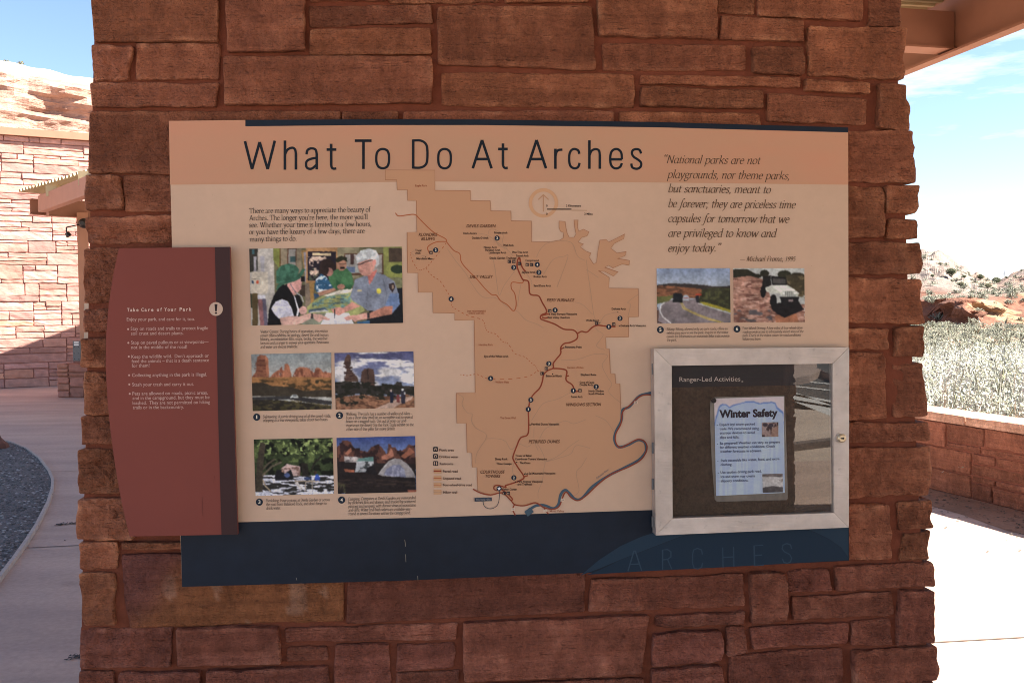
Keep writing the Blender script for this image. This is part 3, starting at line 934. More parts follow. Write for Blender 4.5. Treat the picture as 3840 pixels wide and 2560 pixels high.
def caption(f, cap, lines, parent=board, col=(64, 50, 46), wt=1.0):
    pr = Print(.0014)
    for l in lines:
        pr.text(*l, cap, col, f, 'serif', weight=wt)
    pr.build('caption', parent)
caption(f5, 19, [('Visitor Center: During hours of operation, this visitor', 655, 1478, 1098, 1473), ('center offers exhibits on geology, desert life and human', 655, 1503, 1101, 1498),
                 ('history, an orientation film, maps, books, the weather', 655, 1527, 1095, 1522), ('forecast and a ranger to answer your questions. Restrooms', 656, 1552, 1103, 1546),
                 ('and water are always available.', 656, 1577, 900, 1574)])
caption(f7, 23, [('Sightseeing: A scenic driving tour of all the paved roads,', 180, 663, 712, 655), ('stopping at a few viewpoints, takes about two hours.', 180, 692, 690, 683)])
caption(f7, 23, [('Walking: The park has a number of walks and hikes \u2013', 832, 642, 1352, 637), ('from a short easy stroll on an accessible trail to several', 832, 671, 1355, 665),
                 ('hours on a rugged path. Get out of your car and', 832, 700, 1302, 694), ('experience the desert! See the Park Trails exhibit on the', 832, 730, 1362, 724), ('other side of this pillar for more details.', 834, 760, 1218, 756)])
caption(f7, 23, [('Picnicking: Have a picnic at Devils Garden or across', 203, 1320, 704, 1312), ('the road from Balanced Rock, and don\u2019t forget to', 205, 1349, 680, 1341), ('drink water.', 206, 1379, 320, 1376)])
caption(f7, 23, [('Camping: Campsites at Devils Garden are surrounded', 848, 1307, 1378, 1296), ('by slickrock fins and domes, and shaded by scattered', 848, 1336, 1377, 1325),
                 ('pinyons and junipers, with distant views of mountains', 849, 1365, 1378, 1354), ('and cliffs. Water and flush toilets are available year-', 850, 1394, 1345, 1385), ('round at several locations within the campground.', 851, 1423, 1338, 1414)])
caption(fQ, 18, [('Biking: Biking, allowed only on park roads, offers an', 185, 1362, 607, 1358), ('exhilarating way to see the park. Inquire at the visitor', 185, 1388, 612, 1383),
                 ('center for information on mountain bike trails outside', 185, 1413, 620, 1408), ('the park.', 186, 1437, 255, 1436)])
caption(fQ, 18, [('Four-Wheel Driving: A few miles of four-wheel-drive', 710, 1356, 1125, 1352), ('roads provide access to infrequently visited areas of the', 710, 1381, 1132, 1377),
                 ('park. Check at the visitor center for road conditions', 710, 1406, 1113, 1402), ('before you leave.', 710, 1431, 838, 1429)])
def badge(parent, off, f, x, y, r, t, name='number_badge'):
    p = Print(off)
    p.disc((x, y), r, (30, 36, 46), f)
    if t == '*':
        p.poly([(x + (r * .8 if k % 2 == 0 else r * .33) * math.sin(k * math.pi / 5), y - (r * .8 if k % 2 == 0 else r * .33) * math.cos(k * math.pi / 5)) for k in range(10)], (220, 205, 190), f)
    else:
        wd = r * (.62 if t != '1' else .3)
        p.text(t, x - wd / 2, y + r * .45, x + wd / 2, y + r * .45, r * .95, (205, 180, 160), f, bold=.012)
    p.build(name, parent)
for x, y, t in ((131, 655, '1'), (780, 642, '2'), (152, 1320, '3'), (797, 1304, '4')):
    badge(board, .0014, f7, x, y, 28, t)
for x, y, t in ((141, 1358, '5'), (671, 1353, '6')):
    badge(board, .0014, fQ, x, y, 24, t)

# the map
pr = Print(.0012)
MAP = ('88,270 452,272 453,420 714,422 714,495 860,497 862,570 1012,572 1013,643 1162,645 1162,798 1300,798 1345,789 1370,785 1395,770 1400,730 1375,720 1365,690 1365,645 '
       '1410,648 1415,690 1425,735 1440,765 1475,765 1490,740 1480,690 1475,637 1505,637 1500,690 1510,720 1545,705 1585,725 1570,755 1530,765 1505,800 1545,815 '
       '1520,835 1560,865 1600,880 1585,910 1618,960 1640,950 1650,870 1665,785 1710,780 1730,800 1800,765 1850,740 1840,775 1770,810 1745,845 1790,880 1860,870 '
       '1850,900 1795,920 1885,935 1880,970 1830,960 1760,990 1730,970 1700,985 1800,1020 1765,1050 1700,1015 1655,1010 1735,1060 1730,1138 1948,1140 1948,1348 '
       '1875,1350 1876,1495 1708,1498 1710,1580 1734,1582 1742,1764 1777,1766 1780,1837 1812,1839 1819,2032 1832,2062 1822,2132 1777,2202 1772,2272 1812,2302 1872,2292 '
       '1952,2257 1992,2272 1997,2332 1952,2392 1832,2452 1722,2522 1632,2582 1562,2652 1502,2687 1452,2662 1412,2627 1382,2662 1362,2732 1322,2757 1252,2742 1192,2717 '
       '1112,2737 1042,2727 992,2672 932,2642 862,2652 812,2642 767,2622 762,2452 727,2452 724,2347 689,2344 684,2129 614,2129 610,1907 749,1902 741,1372 597,1372 '
       '597,1320 438,1318 436,1168 330,1168 328,1025 252,1025 248,728 320,725 316,495 252,494 250,415 175,415 172,343 88,343')
pr.poly(PT(MAP), (166, 119, 90), fM)
area = pr.build('park_map', board)
pr = Print(.0014)
mp_ = PT(MAP)
pr.strip(mp_ + mp_[:1], 3, (140, 88, 62), fM, smooth=False)
pr.build('map_boundary', area)
pr = Print(.0015)
TR = (150, 112, 88)
for s in ('545,850 600,930 680,1030 720,1100 800,1200 900,1210 980,1270 1060,1310 1120,1370 1200,1400 1250,1430', '880,920 895,1000 905,1080 925,1190 960,1120 1040,1010', '1085,1110 1070,1190 1060,1270',
          '1200,910 1230,850 1300,800 1450,800 1500,900 1555,935', '1250,1040 1320,930 1400,905 1430,910 1350,1130', '1565,930 1580,1050 1600,1180 1620,1330 1650,1400', '1480,1240 1540,1260 1610,1330', '1655,1060 1565,1000',
          '770,735 840,750 910,800 970,850', '850,745 850,715 880,705 920,720 955,750 950,800 985,850', '905,800 930,830 980,850 1030,905', '300,865 280,880 320,905 400,895', '1110,1010 1140,1050 1165,1090 1160,1110',
          '1668,1390 1700,1340 1760,1320 1797,1312', '1945,1185 1870,1240 1890,1260 1870,1350', '1625,1370 1640,1440 1690,1480 1640,1560 1700,1590'):
    pr.strip(PT(s), 4, TR, fM)
for s in ('218,535 270,570 260,620 300,680 335,690 330,740 360,790 430,830 435,870 390,940 365,990 360,1050', '435,870 520,870 580,890 620,950 680,910 740,930 800,900 850,970 870,1040 860,1100 850,1180 820,1260 820,1310',
          '770,740 800,690 860,610 960,580 1060,530', '790,780 790,880 820,960', '830,870 870,800 930,770 1020,740 1080,760 1170,730', '870,1040 960,1000 1060,920 1120,880', '880,1040 980,1010 1060,980 1100,920 1200,940',
          '1175,1010 1140,1070 1100,1120 1120,1250 1080,1290', '985,290 1100,290 1230,250 1330,260 1290,330 1330,420 1360,470 1340,530 1430,610', '1240,700 1320,740 1380,830', '640,1050 630,1100 640,1140'):
    pr.strip(PT(s), 4, TR, f8)
pr.build('map_trail', area)
pr = Print(.0016)
UR = (150, 78, 48)
for s in ('162,585 185,608 240,602 305,598 350,640 440,725 530,775 540,800 590,860 635,885 645,940 680,990 760,1070 820,1140 870,1185 905,1190 935,1230 985,1260 1030,1305 1050,1260 1040,1180 1015,1140 1020,1095 1090,1100 1105,1080',
          '535,795 460,800 400,835 412,880'):
    pr.strip(PT(s), 7, UR, fM)
for s in ('535,805 480,880 430,940 385,990 340,1005 315,985 280,920 275,875', '390,995 430,1045 490,1085 540,1160 572,1215 575,1265 620,1300 700,1340 800,1370 822,1420 840,1455 900,1475 950,1530 990,1545 1040,1617 1112,1642 1160,1685 1197,1715 1207,1747',
          '640,1772 695,1779 762,1770 842,1802 992,1805 1132,1787 1207,1747 1242,1744'):
    pr.strip(PT(s), 5, UR, fM, dash=True)
pr.build('map_track', area)
pr = Print(.0018)
RV = (62, 73, 82)
pr.strip(PT('728,1422 790,1368 860,1358 930,1382 968,1352 985,1280 1018,1247 1050,1270 1090,1312 1140,1308 1220,1220 1340,1140 1450,1085 1560,1025 1612,960 1602,897 1552,880 1482,915 1412,932 1380,882 1390,820 1430,740 1440,660 1490,635 1560,560 1620,540 1668,530'), 19, RV, f8)
pr.strip(PT('730,1424 775,1390'), 44, RV, f8, smooth=False)
pr.build('map_river', area)
pr = Print(.0021)
RD = (122, 52, 34)
for s in ('1062,925 1056,960 1060,990 1078,1035 1100,1075 1140,1090 1148,1170 1170,1188 1215,1195 1240,1240 1275,1310 1235,1335 1228,1358 1250,1372 1330,1400 1400,1438 1470,1445 1500,1475 1495,1510 1450,1535 1402,1545 1377,1575 1377,1617 1342,1662 1322,1692 1322,1724 1282,1742 1252,1772 1242,1822 1222,1872 1182,1912 1157,1952 1140,2027 1142,2132 1134,2212 1082,2237 1052,2302 1027,2372 1032,2402 1062,2452 1107,2522 1082,2547 1032,2567 967,2587',
          '1500,1472 1530,1455 1570,1460 1610,1425 1650,1410 1720,1418 1780,1420', '1322,1727 1382,1730 1422,1747 1417,1812 1462,1847 1482,1892 1512,1892', '1062,925 1075,915 1082,945 1095,985 1118,1015',
          '1235,1340 1280,1328 1300,1330', '1240,1352 1262,1358 1285,1352'):
    pr.strip(PT(s), 10, RD, fM)
for s in ('340,1240 400,1270 470,1283 535,1268 570,1275 620,1325 650,1355 720,1362 800,1340 860,1375 930,1388 975,1365 1000,1300 1025,1262 1060,1300 1110,1325 1170,1290 1260,1205 1360,1130 1480,1080 1580,1020 1620,940 1600,890 1550,875 1480,910 1420,935 1388,890 1392,830 1428,760 1442,672 1500,620 1560,565 1610,548 1668,552',
          '645,1355 632,1390 652,1432', '860,1372 875,1400 895,1422', '575,1215 582,1228 530,1213 500,1217 495,1240 520,1252', '715,1150 745,1140', '1025,412 1046,408', '985,215 1004,203', '535,1235 590,1270 630,1312 622,1322'):
    pr.strip(PT(s), 9, RD, f8)
pr.build('map_road', area)
pr = Print(.0022)
for f, cap, l in [(fM, 22, ('KLONDIKE', 333, 755, 468, 755)), (fM, 22, ('BLUFFS', 352, 786, 450, 786)), (fM, 22, ('DEVILS GARDEN', 684, 692, 896, 692)), (fM, 22, ('SALT VALLEY', 707, 1065, 875, 1065)),
                  (fM, 22, ('FIERY FURNACE', 1275, 1237, 1475, 1236)), (f8, 22, ('WINDOWS SECTION', 1022, 632, 1278, 629)), (f8, 22, ('PETRIFIED DUNES', 750, 903, 976, 902)), (f8, 22, ('COURTHOUSE', 392, 1125, 570, 1125)), (f8, 22, ('TOWERS', 428, 1156, 538, 1156))]:
    pr = Print(.0022)
    pr.text(*l, cap, (78, 44, 30), f, bold=.012, shear=.2)
    pr.build('region_name', area)
pr = Print(.0023)
for f, s in ((fM, 'Dark Angel,662,742,750;Double O Arch,725,776,845;Private Arch,888,738,985;Wall Arch,953,830,1030;Navajo Arch,812,845,908;Partition Arch,823,865,932;Landscape Arch,849,884,976;Pine Tree Arch,1022,881,1137;Tunnel Arch,1047,907,1140;Devils Garden Trailhead,855,924,1050;Campground,1118,941,1215;Skyline Arch,1092,1028,1190;Broken Arch,1178,1060,1275;Sand Dune Arch,1178,1127,1305;Tower,308,867,356;Arch,308,887,346;Marching Men,317,928,435;Fiery Furnace Viewpoint,1308,1335,1498;Salt Valley Overlook,1287,1360,1446;Delicate Arch,1752,1297,1856;Wolfe Ranch,1563,1382,1660;Delicate Arch Viewpoint,1818,1420,2005;0,1270,540,1281;2 Kilometers,1416,540,1526;0,1270,600,1281;2 Miles,1550,600,1612'),
             (f8, 'Panorama Point,1018,205,1140;Eye of the Whale Arch,423,273,600;Balanced Rock,878,417,995;Elephant Butte,1133,408,1247;Cove of Caves,1125,464,1232;Double Arch,1125,482,1220;North Window,1190,528,1303;South Window,1190,548,1305;Turret Arch,1059,570,1145;Petrified Dunes Viewpoint,770,771,975;Tower of Babel,652,1002,770;Sheep Rock,502,1027,595;Courthouse Towers Viewpoint,650,1027,885;Three Gossips,512,1061,624;The Organ,684,1055,762;La Sal Mountains Viewpoint,727,1132,946;Park Avenue Viewpoint,668,1192,852;and Trailhead,668,1212,775;Visitor Center,553,1249,664')):
    for e in s.split(';'):
        t, x, y, x2 = e.split(',')
        x, y, x2 = float(x), float(y), float(x2)
        pr = Print(.0023)
        pr.text(t, x, y, x2, y, 15, (40, 28, 26), f, bold=.02)
        pr.build('place_name', area)
for f, s in ((fM, 'Eagle Park,308,392,396;(not recommended,690,1312,825;north to south only),700,1328,815'), (f8, 'Herdina Park,383,188,487;Garden of Eden,1032,355,1152;Willow Flats,505,462,605;The Great Wall,540,725,655;Moab Valley,905,1408,1010')):
    for e in s.split(';'):
        t, x, y, x2 = e.split(',')
        x, y, x2 = float(x), float(y), float(x2)
        pr = Print(.0023)
        pr.text(t, x, y, x2, y, 14, (130, 66, 42), f, bold=.01)
        pr.build('place_name', area)
pr = Print(.0023)
pr.text('Colorado River', 1250, 1168, 1340, 1100, 13, (90, 84, 84), f8, bold=.01)
pr.build('river_name', area)
for f, L in ((fM, ((910, 770, 2), (458, 858, 2), (1032, 986, 3), (1205, 965, 4), (1217, 1022, 2), (572, 1217, 6), (1336, 1299, 1), (1813, 1359, 2), (1731, 1421, 1))),
             (f8, ((898, 320, 3), (470, 428, 6), (1246, 489, 2), (1078, 518, 1), (766, 586, 5), (747, 655, 1), (641, 1157, 2), (533, 1237, '*')))):
    for x, y, t in L:
        badge(area, .0026, f, x, y, 19, str(t), 'map_badge')
pr = Print(.0025)
for f, L in ((fM, ((424, 876), (1000, 942), (1032, 942), (1075, 957), (1131, 965), (1163, 965), (1297, 1304), (1642, 1396), (1767, 1402))), (f8, ((880, 355), (848, 392), (1127, 517), (570, 1270), (600, 1270)))):
    for k, (x, y) in enumerate(L):
        pr = Print(.0025)
        pr.poly([(x - 12, y - 12), (x + 12, y - 12), (x + 12, y + 12), (x - 12, y + 12)], (48, 38, 38), f)
        pr.poly([(x - 7, y - 4), (x - 2, y - 4), (x - 3, y + 8), (x - 6, y + 8)], (170, 130, 105), f)
        if k % 2 == 0:
            pr.poly([(x + 2, y - 4), (x + 7, y - 4), (x + 6, y + 8), (x + 3, y + 8)], (170, 130, 105), f)
        pr.build('map_symbol', area)
pr = Print(.0025)
for x, y in ((1040, 1328), (1285, 1353), (1797, 1314), (1665, 1394), (1808, 1415), (385, 910), (758, 736)):
    pr = Print(.0025)
    pr.disc((x + 254, y) if x == 1040 else (x, y), 4, (36, 28, 26), fM, 8)
    pr.build('viewpoint_dot', area)
for x, y in ((1008, 202), (925, 395), (760, 770), (662, 1043), (652, 1187), (720, 1130)):
    pr = Print(.0025)
    pr.disc((x, y), 4.5, (36, 28, 26), f8, 8)
    pr.build('viewpoint_dot', area)
for x, y, t in ((1537, 605, '128'), (635, 1390, '191'), (870, 1400, '191'), (998, 1320, '128')):
    pr = Print(.0025)
    pr.poly([(x - 15 + 4 * (a in (0, 7)), y + b) for a, b in ((0, -10), (1, 8), (7, 10))] + [(x + 14, y + 8), (x + 15, y - 10)], (190, 160, 140), f8)
    pr.text(t, x - 9, y + 5, x + 9, y + 5, 10, (70, 60, 56), f8, bold=.01)
    pr.build('route_shield', area)
pr = Print(.0014)
pr.disc((1250, 512), 108, (176, 128, 96), fM, 48, 83)
for s in ('1250,452 1250,576', '1212,488 1250,452 1288,488'):
    pr.strip(PT(s), 8, (162, 116, 88), fM, smooth=False)
pr.build('north_arrow', board)
pr = Print(.0016)
pr.strip(PT('1276,558 1456,558'), 8, (45, 33, 30), fM, smooth=False)
pr.strip(PT('1456,566 1570,567'), 7, (158, 122, 100), fM, smooth=False)
pr.build('scale_bar', board)
leg = Print(.0014)
for x0, y0, k in ((47, 930, 0), (47, 982, 1), (48, 1034, 2)):
    leg.poly([(x0 + 5, y0), (x0 + 31, y0), (x0 + 36, y0 + 5), (x0 + 36, y0 + 31), (x0 + 31, y0 + 36), (x0 + 5, y0 + 36), (x0, y0 + 31), (x0, y0 + 5)], (38, 32, 34), f8)
    c = (178, 142, 122)
    if k == 0:
        for s in ('11,11 25,11', '6,19 30,19', '14,11 8,29', '22,11 28,29'):
            leg.strip([(x0 + a, y0 + b) for a, b in PT(s)], 2.6, c, f8, smooth=False)
    elif k == 1:
        leg.strip([(x0 + a, y0 + b) for a, b in PT('9,8 13,28 23,28 27,8')], 3, c, f8, smooth=False)
        leg.disc((x0 + 18, y0 + 9), 3, c, f8, 8)
    else:
        leg.disc((x0 + 11, y0 + 9), 3, c, f8, 8)
        leg.disc((x0 + 26, y0 + 9), 3, c, f8, 8)
        leg.poly([(x0 + 8, y0 + 13), (x0 + 14, y0 + 13), (x0 + 13, y0 + 30), (x0 + 9, y0 + 30)], c, f8)
        leg.poly([(x0 + 24, y0 + 13), (x0 + 28, y0 + 13), (x0 + 30, y0 + 24), (x0 + 27, y0 + 30), (x0 + 25, y0 + 30), (x0 + 22, y0 + 24)], c, f8)
for y0, c, wd in ((1108, RD, 11), (1160, UR, 6), (1210, UR, 4), (1262, TR, 4)):
    leg.poly([(51, y0 - 18), (108, y0 - 18), (109, y0 + 18), (52, y0 + 18)], (170, 124, 92), f8)
    leg.strip([(51, y0), (70, y0), (90, y0), (108, y0)], wd, c, f8, smooth=False)
for t, x, y, x2 in (('Picnic area', 93, 962, 200), ('Drinking water', 94, 1012, 232), ('Restrooms', 96, 1063, 196), ('Paved road', 120, 1118, 228), ('Unpaved road', 121, 1170, 253), ('Four-wheel-drive road', 121, 1218, 333), ('Hiking trail', 122, 1272, 224)):
    leg.text(t, x, y, x2, y, 17, (66, 44, 38), f8, bold=.02)
leg.build('map_legend', board)
pr = Print(.0026)
pr.poly(PT('352,1305 478,1302 479,1328 352,1332'), (38, 46, 58), f8)
pr.text('YOU ARE HERE', 362, 1325, 470, 1322, 14, (120, 108, 104), f8, bold=.01)
pr.strip(PT('414,1332 422,1362 445,1380 478,1384 512,1366 530,1330 537,1256'), 4.5, (42, 46, 54), f8)
pr.build('location_marker', board)

# the printed photographs
SK, HD = (188, 128, 112), (22, 20, 22)
picture('printed_photograph', board, fP, ((55, 125), (2225, 95), (2243, 1178), (82, 1215)), [
    ('f', (96, 88, 62)), ('r', (52, 46, 40), 40, 80, 185, 450), ('r', (60, 90, 96), 95, 130, 130, 200), ('p', (166, 152, 142), '175,90 400,90 418,800 330,1230 60,1230 60,460 175,440'),
    ('p', (108, 108, 50), '395,90 490,90 490,420 395,280'), ('r', (86, 56, 32), 486, 80, 504, 430), ('r', (126, 108, 86), 504, 80, 800, 700), ('r', (84, 48, 34), 598, 110, 728, 420), ('r', (134, 124, 116), 612, 125, 716, 400),
    ('r', (52, 74, 74), 640, 230, 714, 312), ('p', (152, 112, 64), '795,145 880,145 930,900 905,940'), ('p', (130, 120, 130), '830,170 862,170 885,560 850,600'), ('r', (120, 100, 84), 850, 590, 950, 980), ('r', (60, 46, 38), 770, 640, 850, 800),
    ('r', (160, 112, 72), 862, 90, 1312, 610), ('r', (36, 28, 36), 886, 164, 1292, 575), ('r', (190, 160, 122), 955, 185, 1215, 224), ('n', (196, 160, 140), 45, 45, .5, .05, 11, '900,240 1090,230 1230,250 1240,300 1040,330 1040,520 920,500'),
    ('n', (70, 74, 56), 40, 40, .5, .1, 15, '900,400 1060,400 1060,570 900,570'), ('p', (150, 105, 66), '885,580 1000,575 1000,605 890,612'), ('p', (160, 115, 62), '905,600 975,600 970,900 935,900'),
    ('r', (124, 110, 84), 1312, 80, 1620, 540), ('r', (84, 54, 40), 1405, 190, 1965, 500), ('r', (140, 130, 124), 1425, 205, 1945, 470), ('r', (66, 44, 42), 1490, 205, 1545, 345), ('r', (90, 104, 132), 1440, 380, 1560, 460), ('r', (150, 150, 145), 1570, 350, 1690, 470),
    ('r', (122, 120, 62), 1965, 80, 2260, 700), ('r', (68, 52, 42), 2040, 115, 2260, 312), ('p', (126, 126, 62), '1990,350 2260,330 2260,530 2010,520'), ('e', (38, 48, 34), 2165, 415, 98, 62), ('p', (104, 100, 70), '1900,520 2260,540 2260,720 1900,700'),
    ('p', (26, 26, 30), '1860,690 2260,680 2260,1230 1700,1230'), ('r', (62, 60, 44), 60, 760, 160, 960), ('r', (84, 66, 40), 100, 760, 180, 1230),
    ('p', (150, 140, 144), '120,235 158,235 158,450 120,450'), ('p', (150, 140, 144), '205,230 270,228 272,450 225,450'), ('p', (182, 164, 146), '95,450 315,455 325,720 290,765 78,755'), ('r', (46, 60, 84), 92, 578, 120, 622), ('r', (190, 74, 46), 158, 578, 192, 622), ('r', (120, 104, 92), 92, 552, 215, 560),
    ('p', (134, 84, 84), '175,785 285,780 325,1230 215,1230'), ('p', (90, 80, 96), '235,800 285,780 325,1230 270,1230'), ('p', (190, 180, 186), '175,785 285,780 290,836 180,842'),
    ('p', (144, 142, 84), '880,950 985,855 1130,780 1560,680 1700,1000 1500,1120 860,1150'), ('n', (100, 130, 120), 60, 30, .52, .06, 21, '950,900 1150,800 1500,760 1500,960 950,980'), ('n', (70, 84, 84), 60, 20, .6, .05, 25, '950,900 1150,800 1450,780 1400,900 950,960'),
    ('p', (204, 186, 168), '1110,790 1330,715 1530,688 1500,745 1150,802'), ('p', (70, 86, 100), '900,990 1130,955 1190,1010 905,1030'), ('p', (176, 168, 160), '910,1020 1130,990 1200,1015 920,1035'), ('p', (122, 120, 100), '830,1060 1150,1035 1160,1230 800,1230'),
    ('p', (62, 102, 64), '1180,480 1300,415 1440,402 1512,470 1545,620 1500,695 1290,700 1200,640'), ('p', (44, 84, 54), '1290,560 1400,640 1530,640 1500,700 1290,700'), ('e', (156, 106, 84), 1368, 345, 72, 92), ('p', (40, 38, 26), '1284,310 1300,250 1370,225 1442,248 1450,310 1400,285 1322,318'), ('r', HD, 1348, 386, 1412, 408), ('r', (56, 44, 40), 1330, 335, 1430, 345),
    ('e', (46, 32, 30), 1165, 375, 112, 105), ('e', (146, 96, 84), 1195, 455, 55, 60), ('e', (46, 32, 30), 1120, 420, 66, 90), ('p', (40, 76, 106), '1000,560 1080,480 1150,520 1230,640 1255,690 1150,735 1020,745 985,690'), ('n', (180, 182, 188), 60, 45, .52, .03, 31, '1000,560 1080,480 1150,520 1230,640 1150,735 1020,745'),
    ('p', (160, 110, 88), '1030,745 1260,680 1298,712 1100,785 1040,795'), ('p', (46, 66, 92), '975,760 1045,770 1050,800 985,840'), ('e', (168, 112, 92), 1360, 665, 56, 38),
    ('p', (206, 196, 202), '1150,1035 1475,1038 1560,1230 1060,1230'), ('p', (52, 84, 116), '1590,1165 1770,1140 1780,1230 1600,1230'),
    ('p', (192, 132, 122), '570,650 640,590 790,520 828,560 800,620 797,690 745,745 690,795 640,745'), ('r', HD, 792, 520, 850, 590), ('p', (34, 28, 28), '560,640 600,620 590,690 520,740'), ('l', (90, 80, 90), 9, '640,620 680,690 740,770'),
    ('p', (50, 86, 66), '436,710 455,640 500,600 620,560 740,500 830,395 852,425 780,545 690,592 560,625 470,705'), ('p', (62, 104, 82), '438,610 440,440 500,370 620,333 720,360 765,420 742,520 600,575 470,620'), ('n', (46, 80, 62), 60, 80, .5, .15, 33, '438,610 440,440 500,370 620,333 720,360 765,420 742,520 600,575'),
    ('p', HD, '315,1230 335,980 400,800 470,690 540,630 600,660 690,795 760,770 815,900 790,1010 760,1100 690,1095 620,880 520,835 380,960 490,1120 520,1230'), ('p', (204, 194, 200), '690,790 705,800 770,1000 745,1095 722,1088 738,990'), ('l', (170, 165, 170), 12, '735,755 800,800 825,880'),
    ('p', (194, 184, 196), '370,970 430,875 520,838 600,870 660,960 692,1092 560,1115 480,1122 410,1050'), ('p', (202, 150, 134), '490,1110 620,1080 760,1085 930,1035 950,1105 800,1185 640,1230 520,1230'), ('p', (202, 148, 132), '950,1045 1080,1058 1212,1122 1190,1142 1110,1132 1050,1168 985,1132'),
    ('l', (168, 112, 100), 6, '1040,1100 1110,1115 1190,1132'), ('r', (60, 50, 50), 932, 1045, 962, 1120), ('e', (190, 138, 126), 822, 1000, 58, 60), ('l', (150, 100, 92), 6, '790,1000 850,1010'),
    ('p', (112, 114, 128), '1540,640 1560,560 1700,510 1860,455 1990,500 2120,590 2180,760 2198,910 2100,935 1990,930 1960,1012 1740,1005 1640,930 1520,862 1490,800'), ('p', (92, 108, 142), '2060,760 2180,760 2198,910 2085,1050 1985,960 2000,900'), ('l', (84, 86, 100), 7, '1960,560 2010,760 1985,940'), ('l', (90, 92, 104), 6, '1745,640 1735,800 1725,960'),
    ('p', (184, 98, 88), '1735,500 1870,415 1872,500 1800,590 1765,640'), ('p', (120, 122, 136), '1620,580 1720,520 1760,640 1690,620'), ('p', (120, 122, 136), '1870,450 1900,560 1790,640 1800,590'), ('e', (190, 128, 112), 1715, 365, 112, 148), ('p', (190, 128, 112), '1600,330 1660,480 1700,515 1780,500 1840,400 1840,280 1640,280'),
    ('p', (168, 164, 164), '1568,235 1640,150 1760,118 1860,150 1902,230 1902,345 1860,392 1848,290 1790,268 1700,290 1592,335'), ('n', (196, 192, 190), 40, 50, .5, .1, 41, '1568,235 1640,150 1760,118 1860,150 1902,230 1902,345 1700,290 1592,335'), ('e', (196, 122, 108), 1835, 322, 26, 48), ('l', (40, 34, 36), 11, '1592,350 1640,345 1700,315 1810,282'), ('l', (150, 84, 78), 9, '1630,445 1690,440'),
    ('p', (48, 36, 38), '2040,625 2110,605 2135,665 2092,748 2048,690'), ('p', (120, 96, 80), '2080,640 2110,640 2108,690 2088,700'), ('e', (206, 186, 62), 1900, 725, 33, 40), ('r', (172, 152, 112), 1590, 706, 1656, 732), ('r', (96, 98, 112), 1590, 775, 1700, 785), ('r', (96, 98, 112), 1830, 790, 1950, 800),
    ('p', (190, 124, 108), '1515,880 1640,940 1400,1035 1330,1075 1255,1040 1215,985 1290,955 1400,962'), ('p', (172, 108, 88), '1990,940 2100,935 2082,1055 1765,1118 1745,1050'), ('p', (196, 134, 118), '1745,1030 1765,1118 1600,1140 1560,1170 1520,1130 1440,1145 1400,1105 1460,1078 1600,1060'), ('r', (50, 42, 44), 1735, 1030, 1768, 1112), ('p', HD, '1262,980 1276,980 1276,1112 1264,1112')],
    230, 122, .0013, warp=4, seed=2, label='printed photograph of a ranger talking with visitors over a counter', unit=2.2)
GR = (40, 34, 28)
picture('printed_photograph', board, f7, ((88, 163), (715, 150), (720, 592), (100, 608)), [
    ('g', (120, 122, 122), (150, 142, 134), 150, 340), ('p', (122, 70, 50), '95,345 125,300 132,190 155,166 200,172 222,200 228,350 160,370'), ('n', (96, 50, 38), 50, 14, .5, .1, 3, '95,345 132,190 155,166 222,200 228,350'), ('p', (150, 88, 62), '195,172 222,200 228,340 210,340'),
    ('p', (152, 88, 62), '230,345 290,290 320,284 345,290 350,240 368,236 385,250 408,345'), ('p', (140, 136, 132), '306,312 316,298 328,306 324,328 312,328'), ('p', (156, 92, 66), '434,345 438,280 470,262 530,268 580,310 600,268 625,272 650,300 720,310 720,350 434,350'), ('n', (112, 60, 44), 18, 50, .52, .1, 5, '250,345 345,240 408,345 438,280 530,268 720,300 720,360'),
    ('p', (142, 92, 52), '88,340 230,345 440,340 720,345 720,480 88,480'), ('n', (70, 52, 32), 45, 22, .5, .1, 7, '88,360 720,360 720,470 88,470'), ('p', (56, 46, 36), '88,385 180,385 250,410 400,420 500,450 720,440 720,500 88,490'), ('p', (50, 46, 46), '88,500 380,490 500,500 720,530 720,560 560,545 380,515 88,525'), ('p', GR, '88,520 300,520 720,565 720,612 88,612'), ('n', (66, 56, 34), 30, 14, .5, .1, 9, '88,520 300,520 720,565 720,612 88,612'), ('n', (92, 74, 46), 12, 5, .55, .05, 90, '400,520 720,560 720,575 400,530'),
    ('p', (160, 156, 150), '395,495 410,480 440,476 455,488 456,506 395,508'), ('p', (60, 62, 66), '408,488 420,481 440,481 446,490'), ('r', (30, 28, 28), 398, 505, 456, 512), ('e', (54, 44, 30), 605, 378, 14, 16)],
    118, 84, .0013, warp=3, seed=3, label='printed photograph of red rock towers above a winding road')
